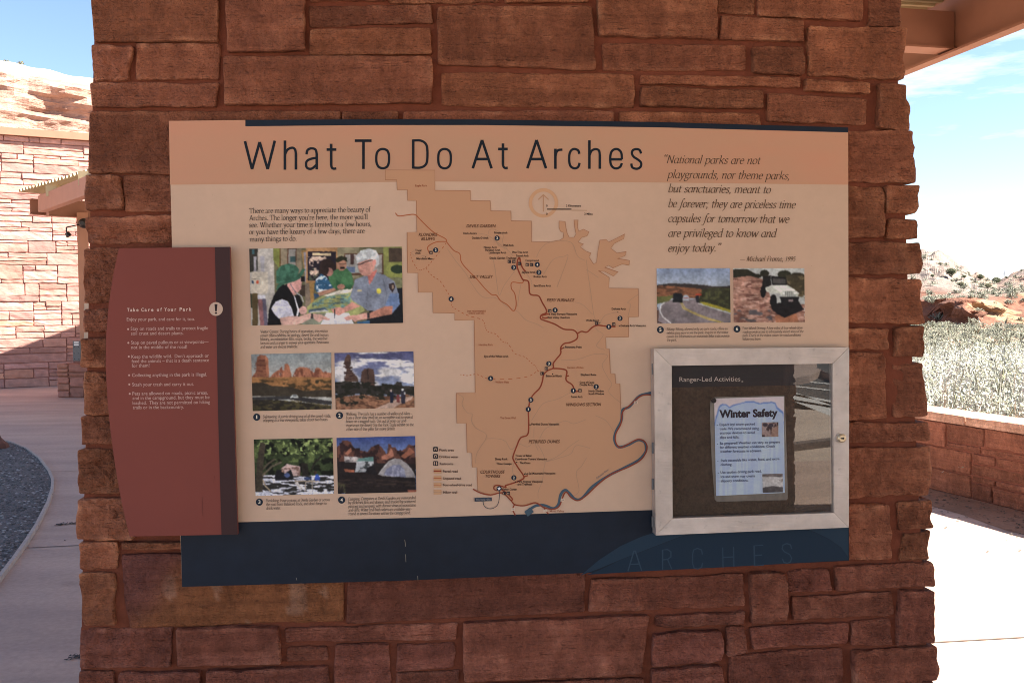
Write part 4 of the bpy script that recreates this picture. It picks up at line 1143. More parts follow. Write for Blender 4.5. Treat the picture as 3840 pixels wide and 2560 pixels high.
picture('printed_photograph', board, f7, ((740, 153), (1360, 140), (1368, 580), (750, 596)), [
    ('g', (70, 66, 100), (120, 126, 150), 140, 400), ('n', (190, 178, 176), 170, 60, .44, .16, 13, '740,140 1370,140 1370,420 740,420'), ('n', (210, 196, 190), 120, 30, .55, .1, 17, '900,140 1370,140 1370,400 900,300'),
    ('p', (84, 58, 48), '812,235 825,190 842,165 858,166 870,190 868,240 856,262 870,290 925,350 930,380 820,375 838,262'), ('n', (60, 40, 36), 30, 10, .5, .1, 19, '812,235 842,165 870,190 868,240 925,350 820,375'), ('p', (78, 54, 46), '945,370 955,300 975,278 1010,272 1045,278 1055,330 1058,415 960,410'), ('l', (50, 36, 32), 8, '1000,285 1005,360'),
    ('p', (50, 44, 40), '1060,410 1215,400 1228,378 1265,380 1275,410 1370,415 1370,480 740,470 740,390 830,370 940,390'), ('n', (34, 32, 26), 28, 20, .42, .1, 23, '740,380 1000,380 1370,420 1370,520 740,500'), ('p', (140, 92, 66), '740,490 850,490 980,480 1080,500 1220,520 1290,470 1370,500 1370,596 740,600'), ('n', (96, 60, 44), 30, 12, .5, .1, 25, '740,490 1370,490 1370,600 740,600'), ('n', (40, 36, 28), 40, 26, .5, .08, 27, '740,470 1100,470 1150,520 980,510 860,590 740,590'),
    ('p', (174, 136, 118), '1060,590 1190,530 1290,500 1360,490 1340,520 1240,560 1200,590'), ('p', (30, 32, 48), '1175,455 1195,448 1205,480 1202,545 1180,545'), ('e', (170, 140, 130), 1186, 450, 8, 9), ('p', (110, 50, 50), '1225,480 1250,480 1255,540 1230,540'), ('p', (44, 40, 50), '1262,445 1285,440 1298,470 1295,548 1265,548'), ('e', (190, 180, 176), 1275, 440, 9, 9), ('r', (180, 170, 166), 1285, 455, 1298, 475)],
    118, 84, .0013, warp=3, seed=4, label='printed photograph of a balanced rock under streaky clouds')
picture('printed_photograph', board, f7, ((108, 830), (726, 818), (738, 1255), (122, 1272)), [
    ('f', (50, 58, 34)), ('n', (88, 98, 52), 40, 40, .5, .12, 31, '108,810 740,810 740,1010 108,1010'), ('n', (22, 24, 18), 60, 50, .5, .1, 33, '108,810 740,810 740,1110 108,1110'), ('n', (140, 150, 84), 20, 20, .62, .05, 35, '108,810 740,810 740,950 108,950'),
    ('p', (186, 150, 142), '320,1060 370,1022 470,1040 475,1120 440,1135 330,1120'), ('n', (120, 84, 74), 30, 30, .5, .1, 37, '320,1060 470,1040 475,1120 330,1120'), ('p', (44, 40, 38), '108,1120 740,1110 740,1272 108,1272'), ('n', (200, 190, 200), 70, 12, .5, .04, 39, '180,1110 740,1110 740,1272 108,1272'), ('p', (190, 182, 192), '108,1240 180,1225 260,1250 240,1272 108,1272'), ('p', (180, 172, 182), '560,1250 730,1236 738,1272 560,1272'),
    ('p', (60, 50, 40), '120,1240 135,1000 160,850 200,860 180,1050 178,1240'), ('l', (92, 78, 62), 16, '180,1110 250,1040 320,1010'), ('l', (80, 66, 52), 14, '185,1060 220,1020 270,985'), ('l', (150, 126, 100), 10, '180,1150 195,1190 240,1235'), ('p', (38, 32, 28), '480,1010 530,1020 540,1110 490,1120'), ('l', (40, 34, 28), 14, '560,1080 580,1020 640,960'),
    ('p', (30, 28, 32), '270,1130 285,1070 330,1065 350,1100 400,1065 420,1120 410,1150 280,1150'), ('e', (150, 110, 90), 335, 1075, 9, 11), ('e', (70, 80, 120), 370, 1110, 22, 18), ('p', (44, 66, 140), '586,1140 590,1108 610,1100 626,1125 624,1160 590,1158'), ('e', (60, 40, 32), 590, 1090, 12, 12), ('p', (150, 128, 110), '430,1150 620,1152 620,1164 430,1164'), ('l', (150, 128, 110), 7, '515,1160 510,1235'), ('l', (150, 128, 110), 7, '565,1160 570,1235'), ('p', (170, 156, 150), '425,1170 450,1160 500,1220 480,1230'), ('r', (50, 60, 90), 500, 1125, 560, 1148)],
    118, 84, .0013, warp=4, seed=5, grain=.25, label='printed photograph of a picnic under dark green junipers')
picture('printed_photograph', board, f7, ((757, 818), (1373, 803), (1383, 1242), (768, 1256)), [
    ('g', (50, 62, 116), (92, 104, 140), 810, 930), ('p', (92, 54, 44), '757,890 790,870 800,840 840,836 870,850 890,890 920,910 1000,930 1030,890 1080,868 1110,890 1140,930 1150,960 1165,865 1180,868 1190,890 1220,890 1240,930 1300,900 1325,870 1370,880 1380,1040 757,1020'),
    ('n', (48, 30, 30), 40, 50, .48, .1, 51, '757,870 840,836 900,900 1030,890 1080,868 1160,865 1240,920 1380,870 1380,1020 757,1020'), ('p', (156, 92, 70), '820,940 870,895 880,920 840,955'), ('p', (160, 96, 74), '1110,960 1165,940 1180,900 1190,900 1210,960 1150,990 1110,985'), ('p', (146, 82, 60), '1260,960 1310,920 1330,890 1370,930 1290,980'), ('p', (36, 28, 28), '757,1000 900,1010 1380,1020 1380,1256 757,1256'),
    ('p', (170, 152, 146), '815,960 860,965 940,970 930,1010 820,1010'), ('n', (90, 80, 78), 30, 20, .55, .1, 53, '815,960 940,970 930,1010 820,1010'), ('p', (166, 160, 160), '905,1060 915,1000 1048,985 1050,1080 900,1088'), ('p', (80, 112, 104), '910,1000 940,975 1046,966 1050,1000'), ('n', (60, 60, 60), 30, 30, .52, .06, 55, '920,1010 1048,995 1050,1080 900,1088'), ('p', (150, 80, 56), '815,1060 895,1068 900,1088 825,1085'), ('p', (30, 26, 28), '980,1090 1000,1050 1050,1030 1075,1100 1060,1110'),
    ('p', (134, 122, 120), '1082,1105 1120,1050 1165,1000 1215,978 1260,985 1310,1020 1360,1080 1380,1130 1130,1118'), ('p', (108, 104, 124), '1125,1110 1150,1060 1200,1030 1250,1028 1290,1060 1300,1128'), ('n', (140, 134, 150), 20, 60, .52, .1, 57, '1125,1110 1200,1030 1290,1060 1300,1128'), ('l', (170, 160, 152), 5, '1084,1105 1125,1050 1170,1000 1215,980'), ('n', (56, 42, 36), 60, 8, .55, .1, 59, '770,1140 1380,1140 1380,1200 770,1200'), ('n', (74, 66, 44), 20, 50, .5, .1, 61, '757,1160 850,1190 830,1250 757,1256'), ('p', (140, 74, 56), '1310,1225 1383,1222 1383,1245 1320,1245')],
    118, 84, .0013, warp=3, seed=6, label='printed photograph of a dome tent below red fins')
picture('printed_photograph', board, fQ, ((115, 935), (622, 933), (627, 1308), (120, 1315)), [
    ('g', (112, 122, 148), (138, 142, 154), 933, 1050), ('p', (52, 44, 42), '110,1050 200,1038 340,1040 440,1048 520,1060 630,1055 630,1110 110,1110'), ('p', (126, 76, 52), '110,1055 200,1055 300,1065 420,1075 450,1110 400,1140 110,1140'), ('n', (84, 54, 40), 40, 12, .5, .1, 71, '110,1055 450,1070 450,1140 110,1140'), ('p', (86, 84, 46), '110,1130 240,1120 200,1160 115,1180'), ('p', (50, 48, 34), '400,1170 430,1080 520,1065 630,1070 630,1230 520,1190'), ('n', (72, 70, 42), 20, 20, .5, .12, 73, '400,1170 430,1080 630,1070 630,1230'), ('p', (150, 134, 40), '410,1165 460,1170 630,1222 630,1240 440,1185'),
    ('p', (112, 98, 100), '118,1315 125,1240 150,1180 220,1150 380,1145 420,1180 630,1250 630,1315'), ('l', (190, 180, 176), 8, '212,1312 160,1270 138,1230 145,1190 168,1170'), ('l', (180, 150, 60), 5, '280,1170 300,1210 380,1250 470,1285 560,1308'), ('l', (180, 150, 60), 4, '290,1170 312,1208 392,1246 485,1282 575,1306'), ('l', (186, 178, 172), 4, '400,1175 520,1215 630,1248'), ('p', (70, 42, 34), '118,1200 130,1230 125,1300 160,1315 118,1315'),
    ('p', (28, 28, 32), '226,1168 230,1110 245,1104 286,1106 295,1120 296,1168'), ('p', (150, 152, 160), '296,1155 300,1120 325,1116 338,1130 338,1158'), ('r', (150, 40, 40), 302, 1136, 336, 1142), ('r', (24, 24, 26), 228, 1155, 294, 1170), ('p', (40, 38, 44), '384,1130 396,1112 408,1120 406,1170 388,1168'), ('r', (180, 60, 40), 386, 1108, 424, 1120)],
    100, 74, .0013, warp=2.5, seed=7, label='printed photograph of a park road with cars and a cyclist')
picture('printed_photograph', board, fQ, ((645, 933), (1137, 933), (1140, 1305), (648, 1308)), [
    ('f', (162, 158, 154)), ('p', (40, 36, 28), '640,940 740,938 800,970 850,980 830,1000 640,1000'), ('e', (42, 38, 30), 862, 968, 30, 24), ('e', (42, 40, 30), 998, 976, 46, 28), ('e', (50, 44, 34), 1090, 985, 50, 22), ('p', (62, 52, 38), '1010,980 1140,980 1140,1120 1010,1100'), ('n', (96, 80, 56), 30, 20, .5, .1, 81, '1000,1000 1140,985 1140,1140 1080,1120'),
    ('p', (146, 100, 84), '640,1000 760,985 850,1010 900,1120 920,1200 1140,1180 1140,1310 640,1310'), ('n', (106, 66, 56), 50, 16, .48, .1, 83, '640,1000 850,1010 920,1200 1140,1180 1140,1310 640,1310'), ('n', (176, 132, 116), 40, 12, .56, .08, 85, '640,1000 850,1010 920,1200 1140,1190 1140,1310 640,1310'), ('n', (84, 74, 76), 60, 24, .55, .06, 87, '640,1220 900,1220 920,1300 640,1308'), ('p', (150, 90, 64), '930,1260 1080,1240 1100,1310 940,1310'),
    ('p', (30, 26, 28), '905,1190 960,1170 1090,1150 1135,1220 1060,1250 1000,1275 950,1250 910,1215'), ('p', (34, 30, 30), '845,1060 850,990 905,983 910,1060 860,1070'), ('p', (26, 24, 26), '905,985 1010,998 1018,1050 915,1050'), ('p', (66, 60, 58), '918,1000 1005,1008 1008,1042 922,1040'), ('e', (26, 24, 26), 852, 1095, 19, 42), ('e', (26, 24, 26), 922, 1160, 24, 46), ('p', (186, 180, 168), '868,1065 905,1050 1020,1048 1078,1085 1100,1105 1090,1135 1010,1140 985,1125 960,1105 900,1105 870,1090'), ('p', (204, 198, 186), '905,1060 1015,1052 1075,1088 975,1098'),
    ('p', (150, 146, 138), '985,1090 1080,1090 1082,1130 985,1130'), ('l', (90, 88, 84), 3, '1005,1095 1005,1128'), ('l', (90, 88, 84), 3, '1020,1095 1020,1128'), ('l', (90, 88, 84), 3, '1035,1095 1035,1128'), ('l', (90, 88, 84), 3, '1050,1095 1050,1128'), ('e', (204, 200, 190), 994, 1105, 9, 10), ('e', (204, 200, 190), 1072, 1105, 9, 10), ('p', (30, 28, 30), '965,1130 1100,1130 1095,1185 1060,1200 985,1190'), ('r', (130, 110, 110), 1025, 1148, 1060, 1164)],
    100, 76, .0013, warp=2.5, seed=8, label='printed photograph of a white off-road car on slickrock')

# ------------------------------------------------------------------ the red side panel
NOT = PT('90,43 657,35 668,480 680,900 697,1503 430,1508 145,1513 122,1420 100,1320 70,1150 45,960 30,800 22,640 25,480 38,330 60,180')
NOFF = .026
M_RED = noisy('red_panel_face', alb((108, 53, 45)), 0.5, layers=[((3, 3, 3), 4, .95, 1.05)], spec=0.12)
M_EDGE = mat('panel_edge', 0.6, alb((120, 96, 80)))
nb = empty('notice_panel', onp(fN(380, 800), NOFF), 'narrow dark red panel with a curved left edge and white rules for visitors', 'sign')
mb = MB()
mb.prism([onp(fN(*p), NOFF) for p in NOT], -PN * .012)
mb.build('panel', M_RED, nb)
for p in ((500, 300), (500, 1250)):
    c = onp(fN(*p), NOFF - .0125)
    mb = MB()
    mb.box(c - PN * .0065, .04, .013, .12, PU, PN, UP)
    mb.build('spacer', M_BLACK, nb)
pr = Print(NOFF + .0008)
pr.poly(PT('580,36 657,35 668,480 680,900 697,1503 614,1505 597,900 586,300'), (56, 36, 35), fN)
pr.build('dark_stripe', nb)
pr = Print(NOFF + .0014)
pr.disc((586, 352), 35, (170, 138, 120), fN)
pr.poly(PT('578,327 594,327 590,364 582,364'), (44, 32, 32), fN)
pr.poly(PT('580,369 592,369 592,377 580,377'), (44, 32, 32), fN)
pr.build('warning_badge', nb)
pr = Print(NOFF + .0009)
WT = (176, 138, 126)
x = 130
for t, x1 in (('Take', 190), ('Care', 266), ('of', 309), ('Your', 383), ('Park', 460)):
    wdt = {'Take': 58, 'Care': 62, 'of': 25, 'Your': 61, 'Park': 60}[t]
    n = len(t)
    for i, ch in enumerate(t):
        cw = {'T': 12, 'C': 13, 'Y': 13, 'P': 12, 'f': 7, 'r': 8, 'k': 11}.get(ch, 11)
        xx = x1 - wdt + (wdt - cw) * i / (n - 1)
        yb = 365 - (xx - 130) * .01
        pr.text(ch, xx, yb, xx + cw, yb, 17, (192, 158, 144), fN, bold=.02)
for l in (('Enjoy your park, and care for it, too.', 130, 413, 478, 411), ('Stay on roads and trails to protect fragile', 150, 461, 546, 457), ('soil crust and desert plants.', 152, 485, 420, 483),
          ('Stop on paved pullouts or at viewpoints\u2014', 152, 532, 548, 527), ('not in the middle of the road!', 153, 556, 438, 553), ('Keep the wildlife wild.  Don\u2019t approach or', 154, 604, 550, 598),
          ('feed the animals \u2013 that is a death sentence', 155, 627, 550, 621), ('for them!', 156, 650, 246, 648), ('Collecting anything in the park is illegal.', 157, 698, 539, 694), ('Stash your trash and carry it out.', 158, 746, 473, 743),
          ('Pets are allowed on roads, picnic areas,', 159, 792, 544, 787), ('and in the campground, but they must be', 160, 815, 553, 810), ('leashed.  They are not permitted on hiking', 160, 840, 555, 835), ('trails or in the backcountry.', 161, 863, 422, 860)):
    pr.text(*l, 17, WT, fN)
for c in ((137, 455), (138, 525), (140, 595), (142, 690), (143, 737), (145, 785)):
    pr.disc(c, 5, WT, fN, 10)
pr.build('rules_lettering', nb)
for s in ('578,1205 576,1222 575,1240', '515,1310 517,1350 519,1408'):
    pr = Print(NOFF + .0011)
    pr.strip(PT(s), 1.6, (82, 40, 36), fN, smooth=False)
    pr.build('scratch', nb)

# ------------------------------------------------------------------ the glazed display case
CO = .034
OUT = PT('96,106 1447,95 1445,1340 109,1395')
INN = PT('219,223 1334,208 1345,1240 226,1278')
case = empty('display_case', onp(fR2(770, 740), CO), 'aluminium framed glass display case with a lock, fixed low on the information board', 'display case')
mb = MB()
for k in range(4):
    a, b, c, d = OUT[k], OUT[(k + 1) % 4], INN[(k + 1) % 4], INN[k]
    Ov = [onp(fR2(*a), CO), onp(fR2(*b), CO), onp(fR2(*c), CO - .002), onp(fR2(*d), CO - .002)]
    sh = 1e-4 * k
    e = (Ov[1] - Ov[0]).normalized() * .0004
    Ov = [Ov[0] + e, Ov[1] - e, Ov[2] - e, Ov[3] + e]
    mb.prism([p + PN * sh for p in Ov], -PN * (CO - .004))
mb.build('frame', M_ALU, case)
M_CORK = noisy('brown_corkboard', alb((68, 54, 46)), 0.9, layers=[((150, 150, 150), 3, (.8, .8, .8), (1.25, 1.2, 1.1)), ((40, 40, 40), 4, .85, 1.15)], bump=[((200, 200, 200), 3, .002)])
BO = .012
mb = MB()
mb.prism([onp(fR2(*p), BO) for p in PT('200,205 1360,190 1365,1260 205,1300')], -PN * .006)
mb.build('backing', M_CORK, case)
pr = Print(BO + .001)
pr.poly(PT('200,205 1360,190 1360,352 200,374'), (50, 46, 46), fR2)
pr.text('Ranger-Led Activities', 273, 333, 694, 329, 31, (176, 152, 140), fR2)
pr.disc((708, 332), 7, (120, 104, 96), fR2, 10)
pr.build('heading', case)
gm = bpy.data.materials.new('clear_glass')
gm.use_nodes = True
gn = gm.node_tree
for n in list(gn.nodes):
    gn.nodes.remove(n)
go = gn.nodes.new('ShaderNodeOutputMaterial')
gx = gn.nodes.new('ShaderNodeMixShader')
gt = gn.nodes.new('ShaderNodeBsdfTransparent')
gg = gn.nodes.new('ShaderNodeBsdfGlossy')
gf = gn.nodes.new('ShaderNodeFresnel')
gt.inputs[0].default_value = (.93, .94, .94, 1)
gg.inputs['Roughness'].default_value = 0.0
gf.inputs[0].default_value = 1.75
for a, b in ((gf.outputs[0], gx.inputs[0]), (gt.outputs[0], gx.inputs[1]), (gg.outputs[0], gx.inputs[2]), (gx.outputs[0], go.inputs[0])):
    gn.links.new(a, b)
mb = MB()
mb.sheet([onp(fR2(*p), CO - .009) for p in PT('205,210 1350,195 1358,1252 212,1292')])
mb.build('glass', gm, case)
M_BRASS = mat('worn_brass', .35, (.62, .52, .36), metal=.7)
c = onp(fR2(1390, 722), CO)
mb = MB()
mb.tube(c - PN * .004, c + PN * .006, .0098, .0098, 24)
mb.tube(c + PN * .006, c + PN * .008, .0098, .0075, 24)
lk = mb.build('lock', M_BRASS, case)
mb = MB()
c2 = c + PN * .0084
pts = [(-.0055, 0), (-.003, .0016), (0, .0018), (.002, .0026), (.004, .0012), (.0042, -.001), (.002, -.0024), (0, -.0018), (-.003, -.0014)]
mb.prism([c2 + PU * a + UP * b for a, b in pts], -PN * .001)
mb.build('keyhole', M_BLACK, lk)
mb = MB()
mb.tube(c - PN * .002, c + PN * .001, .0125, .0125, 24)
mb.build('lock_collar', M_ALU, lk)
for y in (245, 790, 1040, 1300):
    a = onp(fR2(99, y), CO - .014)
    mb = MB()
    mb.tube(a - UP * .012 - PU * .003, a + UP * .012 - PU * .003, .0032, .0032, 10)
    mb.build('hinge', M_GREY, case)

# the laminated sheet inside
SO = BO + .003
sh = empty('laminated_sheet', onp(fW(500, 850), SO), 'pale blue laminated winter safety sheet pinned inside the display case', 'notice')
M_LAM = noisy('laminate_film', alb((104, 92, 84)), .25, layers=[((20, 20, 20), 3, .85, 1.2)], bump=[((25, 25, 8), 3, .004)], spec=.7)
mb = MB()
mb.sheet([onp(fW(*p), SO - .001) for p in PT('150,440 160,415 185,400 805,385 815,395 830,850 843,1300 830,1315 210,1330 190,1310 165,1000 150,640')])
mb.build('laminate', M_LAM, sh)
picture('paper', sh, fW, ((185, 412), (805, 395), (815, 1250), (203, 1278)), [
    ('f', (196, 172, 172)), ('p', (92, 118, 176), '185,640 205,560 228,480 250,462 290,462 325,488 350,468 380,462 420,452 470,436 540,436 590,452 640,445 690,440 730,448 750,490 800,530 806,560 830,1300 180,1300'),
    ('p', (160, 166, 192), '185,680 212,575 238,490 258,474 290,474 325,500 350,480 390,470 470,448 540,448 590,464 650,456 700,450 725,462 742,505 795,548 806,600 830,1300 180,1300'), ('n', (172, 176, 198), 16, 400, .5, .12, 93, '185,520 806,520 830,1300 180,1300')],
    110, 150, SO, mott=.12, warp=3, seed=11, grain=.03)
pr = Print(SO + .0008)
pr.text('Winter Safety', 232, 582, 752, 570, 64, (52, 44, 50), fW, bold=.045)
for l in (('Expect icy/ snow-packed', 234, 655, 548, 648), ('trails. We recommend using', 234, 692, 584, 688), ('traction devices to avoid', 235, 730, 548, 724), ('slips and falls.', 236, 768, 410, 766), ('Be prepared! Weather can vary, so prepare', 237, 822, 772, 808),
          ('for different weather conditions. Check', 237, 858, 730, 846), ('weather forecasts in advance.', 238, 893, 610, 886), ('Pack essentials like water, food, and extra', 246, 975, 768, 958), ('clothing.', 243, 1010, 346, 1008),
          ('Use caution driving park road.', 242, 1080, 608, 1068), ('Ice and snow may create', 244, 1118, 550, 1110), ('slippery conditions.', 246, 1155, 490, 1150)):
    pr.text(*l, 22, (78, 78, 98), fW, bold=.015)
for c in ((213, 650), (215, 815), (219, 968), (222, 1075)):
    pr.disc(c, 4, (78, 78, 98), fW, 8)
pr.build('safety_lettering', sh)
picture('printed_photograph', sh, fW, ((610, 625), (757, 622), (757, 752), (610, 754)), [('f', (150, 120, 112)), ('n', (60, 44, 44), 26, 40, .46, .08, 95, '600,600 770,600 770,770 600,770'), ('e', (60, 50, 56), 640, 645, 22, 18), ('e', (60, 50, 56), 690, 650, 24, 20), ('p', (140, 104, 90), '700,680 757,650 757,752 690,752')], 34, 30, SO + .0008, warp=4, seed=12)
picture('printed_photograph', sh, fW, ((614, 1085), (795, 1080), (798, 1245), (618, 1250)), [('f', (176, 162, 158)), ('r', (120, 104, 100), 600, 1070, 810, 1108), ('n', (80, 70, 70), 40, 10, .5, .1, 97, '614,1080 800,1080 800,1110 614,1110'), ('p', (84, 74, 74), '610,1205 700,1190 800,1200 800,1255 610,1255'), ('n', (120, 104, 96), 30, 30, .55, .1, 99, '740,1120 800,1110 800,1180 760,1180')], 40, 36, SO + .0008, warp=4, seed=13)
pin = MB()
c = onp(fR2(505, 462), SO)
pin.tube(c, c + PN * .006, .004, .003, 12)
pin.tube(c + PN * .006, c + PN * .009, .006, .005, 14)
o = pin.build('push_pin', M_BLACK)
tag(o, 'small dark push pin in the top left corner of the laminated sheet', 'pin')

# ------------------------------------------------------------------ roofs and steel
def corrugated(mb, O, e1, e2, L1, L2, pitch=.075, amp=.018, th=.0015, slope=0.0):
    """ribbed sheet: ribs run along e1, the wave runs along e2; slope lifts it along e1"""
    prof = []
    n = int(L2 / pitch)
    for k in range(n):
        for a, h in ((0, 0), (.18, 0), (.32, 1), (.68, 1), (.82, 0)):
            prof.append(((k + a) * pitch, h * amp))
    prof.append((n * pitch, 0))
    vs = []
    for s in (0, L1):
        for x, h in prof:
            vs.append(O + e1 * s + e2 * x + UP * (h + slope * s))
    m = len(prof)
    up = [v + UP * th for v in vs]
    fs = [(k, k + 1, m + k + 1, m + k) for k in range(m - 1)]
    mb.add(vs + up, fs + [tuple(2 * m + i for i in reversed(f)) for f in fs] + [(k, 2 * m + k, 2 * m + k + 1, k + 1) for k in range(m - 1)] + [(m + k + 1, 3 * m + k + 1, 3 * m + k, m + k) for k in range(m - 1)])

roof = empty('walkway_roof', (0, 3.5, 3.3), 'tan ribbed steel roof on brown beams above the sandstone pillar', 'roof')
e1 = Vector((.196, -.981, 0))
e2 = Vector((-.981, -.196, 0))
RO = Vector((2.47, 5.6, 3.30))
mb = MB()
corrugated(mb, RO - e1 * 14, e2, e1, 4.3, 16.6)  # runs on unseen behind the pillar, lengthened to shade the left walk
corrugated(mb, RO + e1 * 2.62 - e2 * 4.5, e2, e1, 8.8, 7.0)  # unseen wing behind the viewer, added to shade the ground and pillars
mb.build('deck', M_DECK, roof)
fa, fb = RO + Vector((.06, 0, -.17)) - e1 * 14, RO + Vector((.06, 0, -.17)) + e1 * 2.6
mb = MB()
mb.box((fa + fb) / 2 + UP * .04, (fb - fa).length, .02, .32, e1, e2)
mb.box((fa + fb) / 2 - UP * .124 + e2 * .02, (fb - fa).length, .075, .012, e1, e2)
mb.box((fa + fb) / 2 + UP * .206 + e2 * .02, (fb - fa).length, .075, .012, e1, e2)
mb.build('edge_beam', M_STEEL, roof)
for dist in (-9.5, -4.8, -0.05):
    a = RO + Vector((.04, 0, -.165)) + e1 * dist
    b = a + Vector((-4.0, -1.0, 0))
    mb = MB()
    u = (b - a).normalized()
    v = UP.cross(u)
    mb.box((a + b) / 2, (b - a).length, .10, .20, u, v)
    mb.box((a + b) / 2 - UP * .106, (b - a).length, .13, .012, u, v)
    mb.build('cross_beam', M_STEEL, roof)
mb = MB()
a = RO + e1 * 2.75 - e2 * 4.4 - UP * .14  # this beam and the purlins belong to the unseen added wing
mb.beam(a, a + e2 * 8.6, .08, .24)
mb.build('edge_beam', M_STEEL, roof)
for k in range(5):
    a = RO + e1 * (4.6 + 1.1 * k) - e2 * 4.4 - UP * .14
    mb = MB()
    mb.beam(a, a + e2 * 8.6, .05, .16)
    mb.build('purlin', M_DECK, roof)

# the canopy in front of the visitor centre wall
P1 = gy(fZ7(690, 722), 18.0)
P2 = gy(fZ7(1425, 524), 15.6)
can = empty('entrance_canopy', gy(fZ7(760, 600), 18), 'lean ribbed canopy on brown steel beams beside the sunlit stone wall', 'canopy')
f1 = Vector((.68, -.73, 0))
l1 = Vector((.63, .777, 0)).normalized()
C1 = gy((69, 720), 18.3)
C2 = gy((337, 632), 15.7)
f1 = (C2 - C1)
f1.z = 0
f1.normalize()
mb = MB()
corrugated(mb, C1, l1, f1, 6.2, 9.7, pitch=.17, amp=.045)  # unseen end behind the pillar lengthened to keep sun off the walk
mb.build('deck', M_DECK, can)
dz = (P2 - P1)
bu = Vector((dz.x, dz.y, 0)).normalized()
mb = MB()
zb = P1.z
pe = P1 + bu * 5.5
pe.z = zb
mb.beam(P1, pe, .14, .29)
mb.build('front_beam', M_STEEL, can)
S1, S2 = gy(fZ7(490, 762), 18.5), gy(fZ7(1270, 830), 19.6)
S2 = S1 + l1 * 2.6
S2.z = S1.z
mb = MB()
v = UP.cross((S2 - S1).normalized())
mb.box((S1 + S2) / 2, (S2 - S1).length, .02, .29, (S2 - S1).normalized(), v)
mb.box((S1 + S2) / 2 + UP * .14, (S2 - S1).length, .14, .016, (S2 - S1).normalized(), v)
mb.box((S1 + S2) / 2 - UP * .14, (S2 - S1).length, .14, .016, (S2 - S1).normalized(), v)
mb.build('side_beam', M_STEEL, can)
B1, B2 = gy(fZ7(775, 770), 18.15), gy(fZ7(1530, 800), 18.9)
B2 = B1 + l1 * 2.4 + Vector((.3, -.1, 0))
mb = MB()
mb.beam(B1, (B2.x, B2.y, B1.z), .12, .30)
mb.box((B1 + Vector((B2.x, B2.y, B1.z))) / 2 - UP * .157, (B2 - B1).length, .16, .014, Vector((B2.x - B1.x, B2.y - B1.y, 0)).normalized(), UP.cross(Vector((B2.x - B1.x, B2.y - B1.y, 0)).normalized()))
mb.build('rear_beam', M_STEEL, can)
for x, y0, y1, d in ((872, 425, 540, 17.4), (1412, 250, 365, 15.8)):
    a, b = gy(fZ7(x, y0), d), gy(fZ7(x, y1), d)
    mb = MB()
    mb.box((a + b) / 2, .20, .16, (a - b).length + .12)
    mb.build('bracket', M_DECK, can)
po = gz((316, 1492), 0)
po = Vector((po.x, po.y + .25, 0))
px = gy(fZ7(1355, 1300), po.y)
mb = MB()
mb.box((px.x, po.y, 1.72), .19, .14, 3.44, Vector((.92, .39, 0)), Vector((-.39, .92, 0)))
mb.build('post', noisy('tan_painted_post', (.42, .22, .14), .55, layers=[((3, 3, 3), 3, .95, 1.05)]), can)
# small things fixed to the post
bl_ = empty('bracket_lamp', gy(fZ7(1270, 1060), po.y - .1), 'little black lamp hanging from a thin bent arm off the canopy post', 'lamp')
a, b, c = gy(fZ7(1285, 1058), po.y - .12), gy(fZ7(1086, 1100), po.y - .3), gy(fZ7(1084, 1165), po.y - .3)
mb = MB()
mb.tube(a, b, .012)
mb.tube(b, c, .014)
mb.tube(c, gy(fZ7(1100, 1195), po.y - .3), .012)
mb.build('arm', M_BLACK, bl_)
a, b = gy(fZ7(1095, 1190), po.y - .3), gy(fZ7(1128, 1245), po.y - .3)
mb = MB()
mb.tube(a, b, .04, .052, 14)
mb.build('lamp_head', M_BLACK, bl_)
dm = MB()
a = gy(fZ7(1372, 1035), po.y - .12)
dm.tube(a + Vector((0, .06, 0)), a + Vector((0, -.03, 0)), .09, .09, 20)
dm.tube(a + Vector((0, -.03, 0)), a + Vector((0, -.09, 0)), .085, .04, 20)
tag(dm.build('security_camera', M_BLACK), 'round black camera on the side of the tan canopy post', 'camera')
M_PLATE = noisy('pale_tan_plate', (.46, .36, .27), .6, layers=[((5, 5, 5), 3, .95, 1.05)])
for x, y, lab in ((858, 124, 'upper pale plate on the right of the tan canopy post'), (856, 411, 'lower pale plate on the right of the tan canopy post')):
    a = gy(fZb(x, y), po.y - .14)
    mb = MB()
    mb.box(a, .11, .03, .10)
    mb.tube(a - Vector((.05, 0, .045)), a - Vector((.05, 0, .085)), .02, .02, 10)
    tag(mb.build('wall_plate', M_PLATE), lab, 'plate', 'pale plates on the canopy post')
eb = empty('meter_box', gy(fZb(765, 660), po.y - .2), 'grey metal box with white stickers above the low stone pier', 'box')
a, b = gy(fZb(725, 465), po.y - .2), gy(fZb(804, 660), po.y - .2)
cc = (a + b) / 2
mb = MB()
mb.box(cc, b.x - a.x, .10, a.z - b.z)
mb.box(cc + Vector((0, -.055, 0)), (b.x - a.x) * .94, .012, (a.z - b.z) * .96)
mb.build('housing', M_GREY, eb)
mb = MB()
for dx in (-.28, .28):
    for dzz in (-.4, -.12, .2):
        p = cc + Vector((dx * (b.x - a.x), -.062, dzz * (a.z - b.z)))
        mb.tube(p, p - Vector((0, .006, 0)), .009, .007, 8)
mb.build('screw', M_BLACK, eb)
for dzz, hh in ((.43, .022), (.31, .028)):
    mb = MB()
    mb.box(cc + Vector((.0, -.0625, dzz * (a.z - b.z))), .085, .002, hh)
    mb.build('sticker', mat('white_sticker', .5, (.75, .75, .73)), eb)

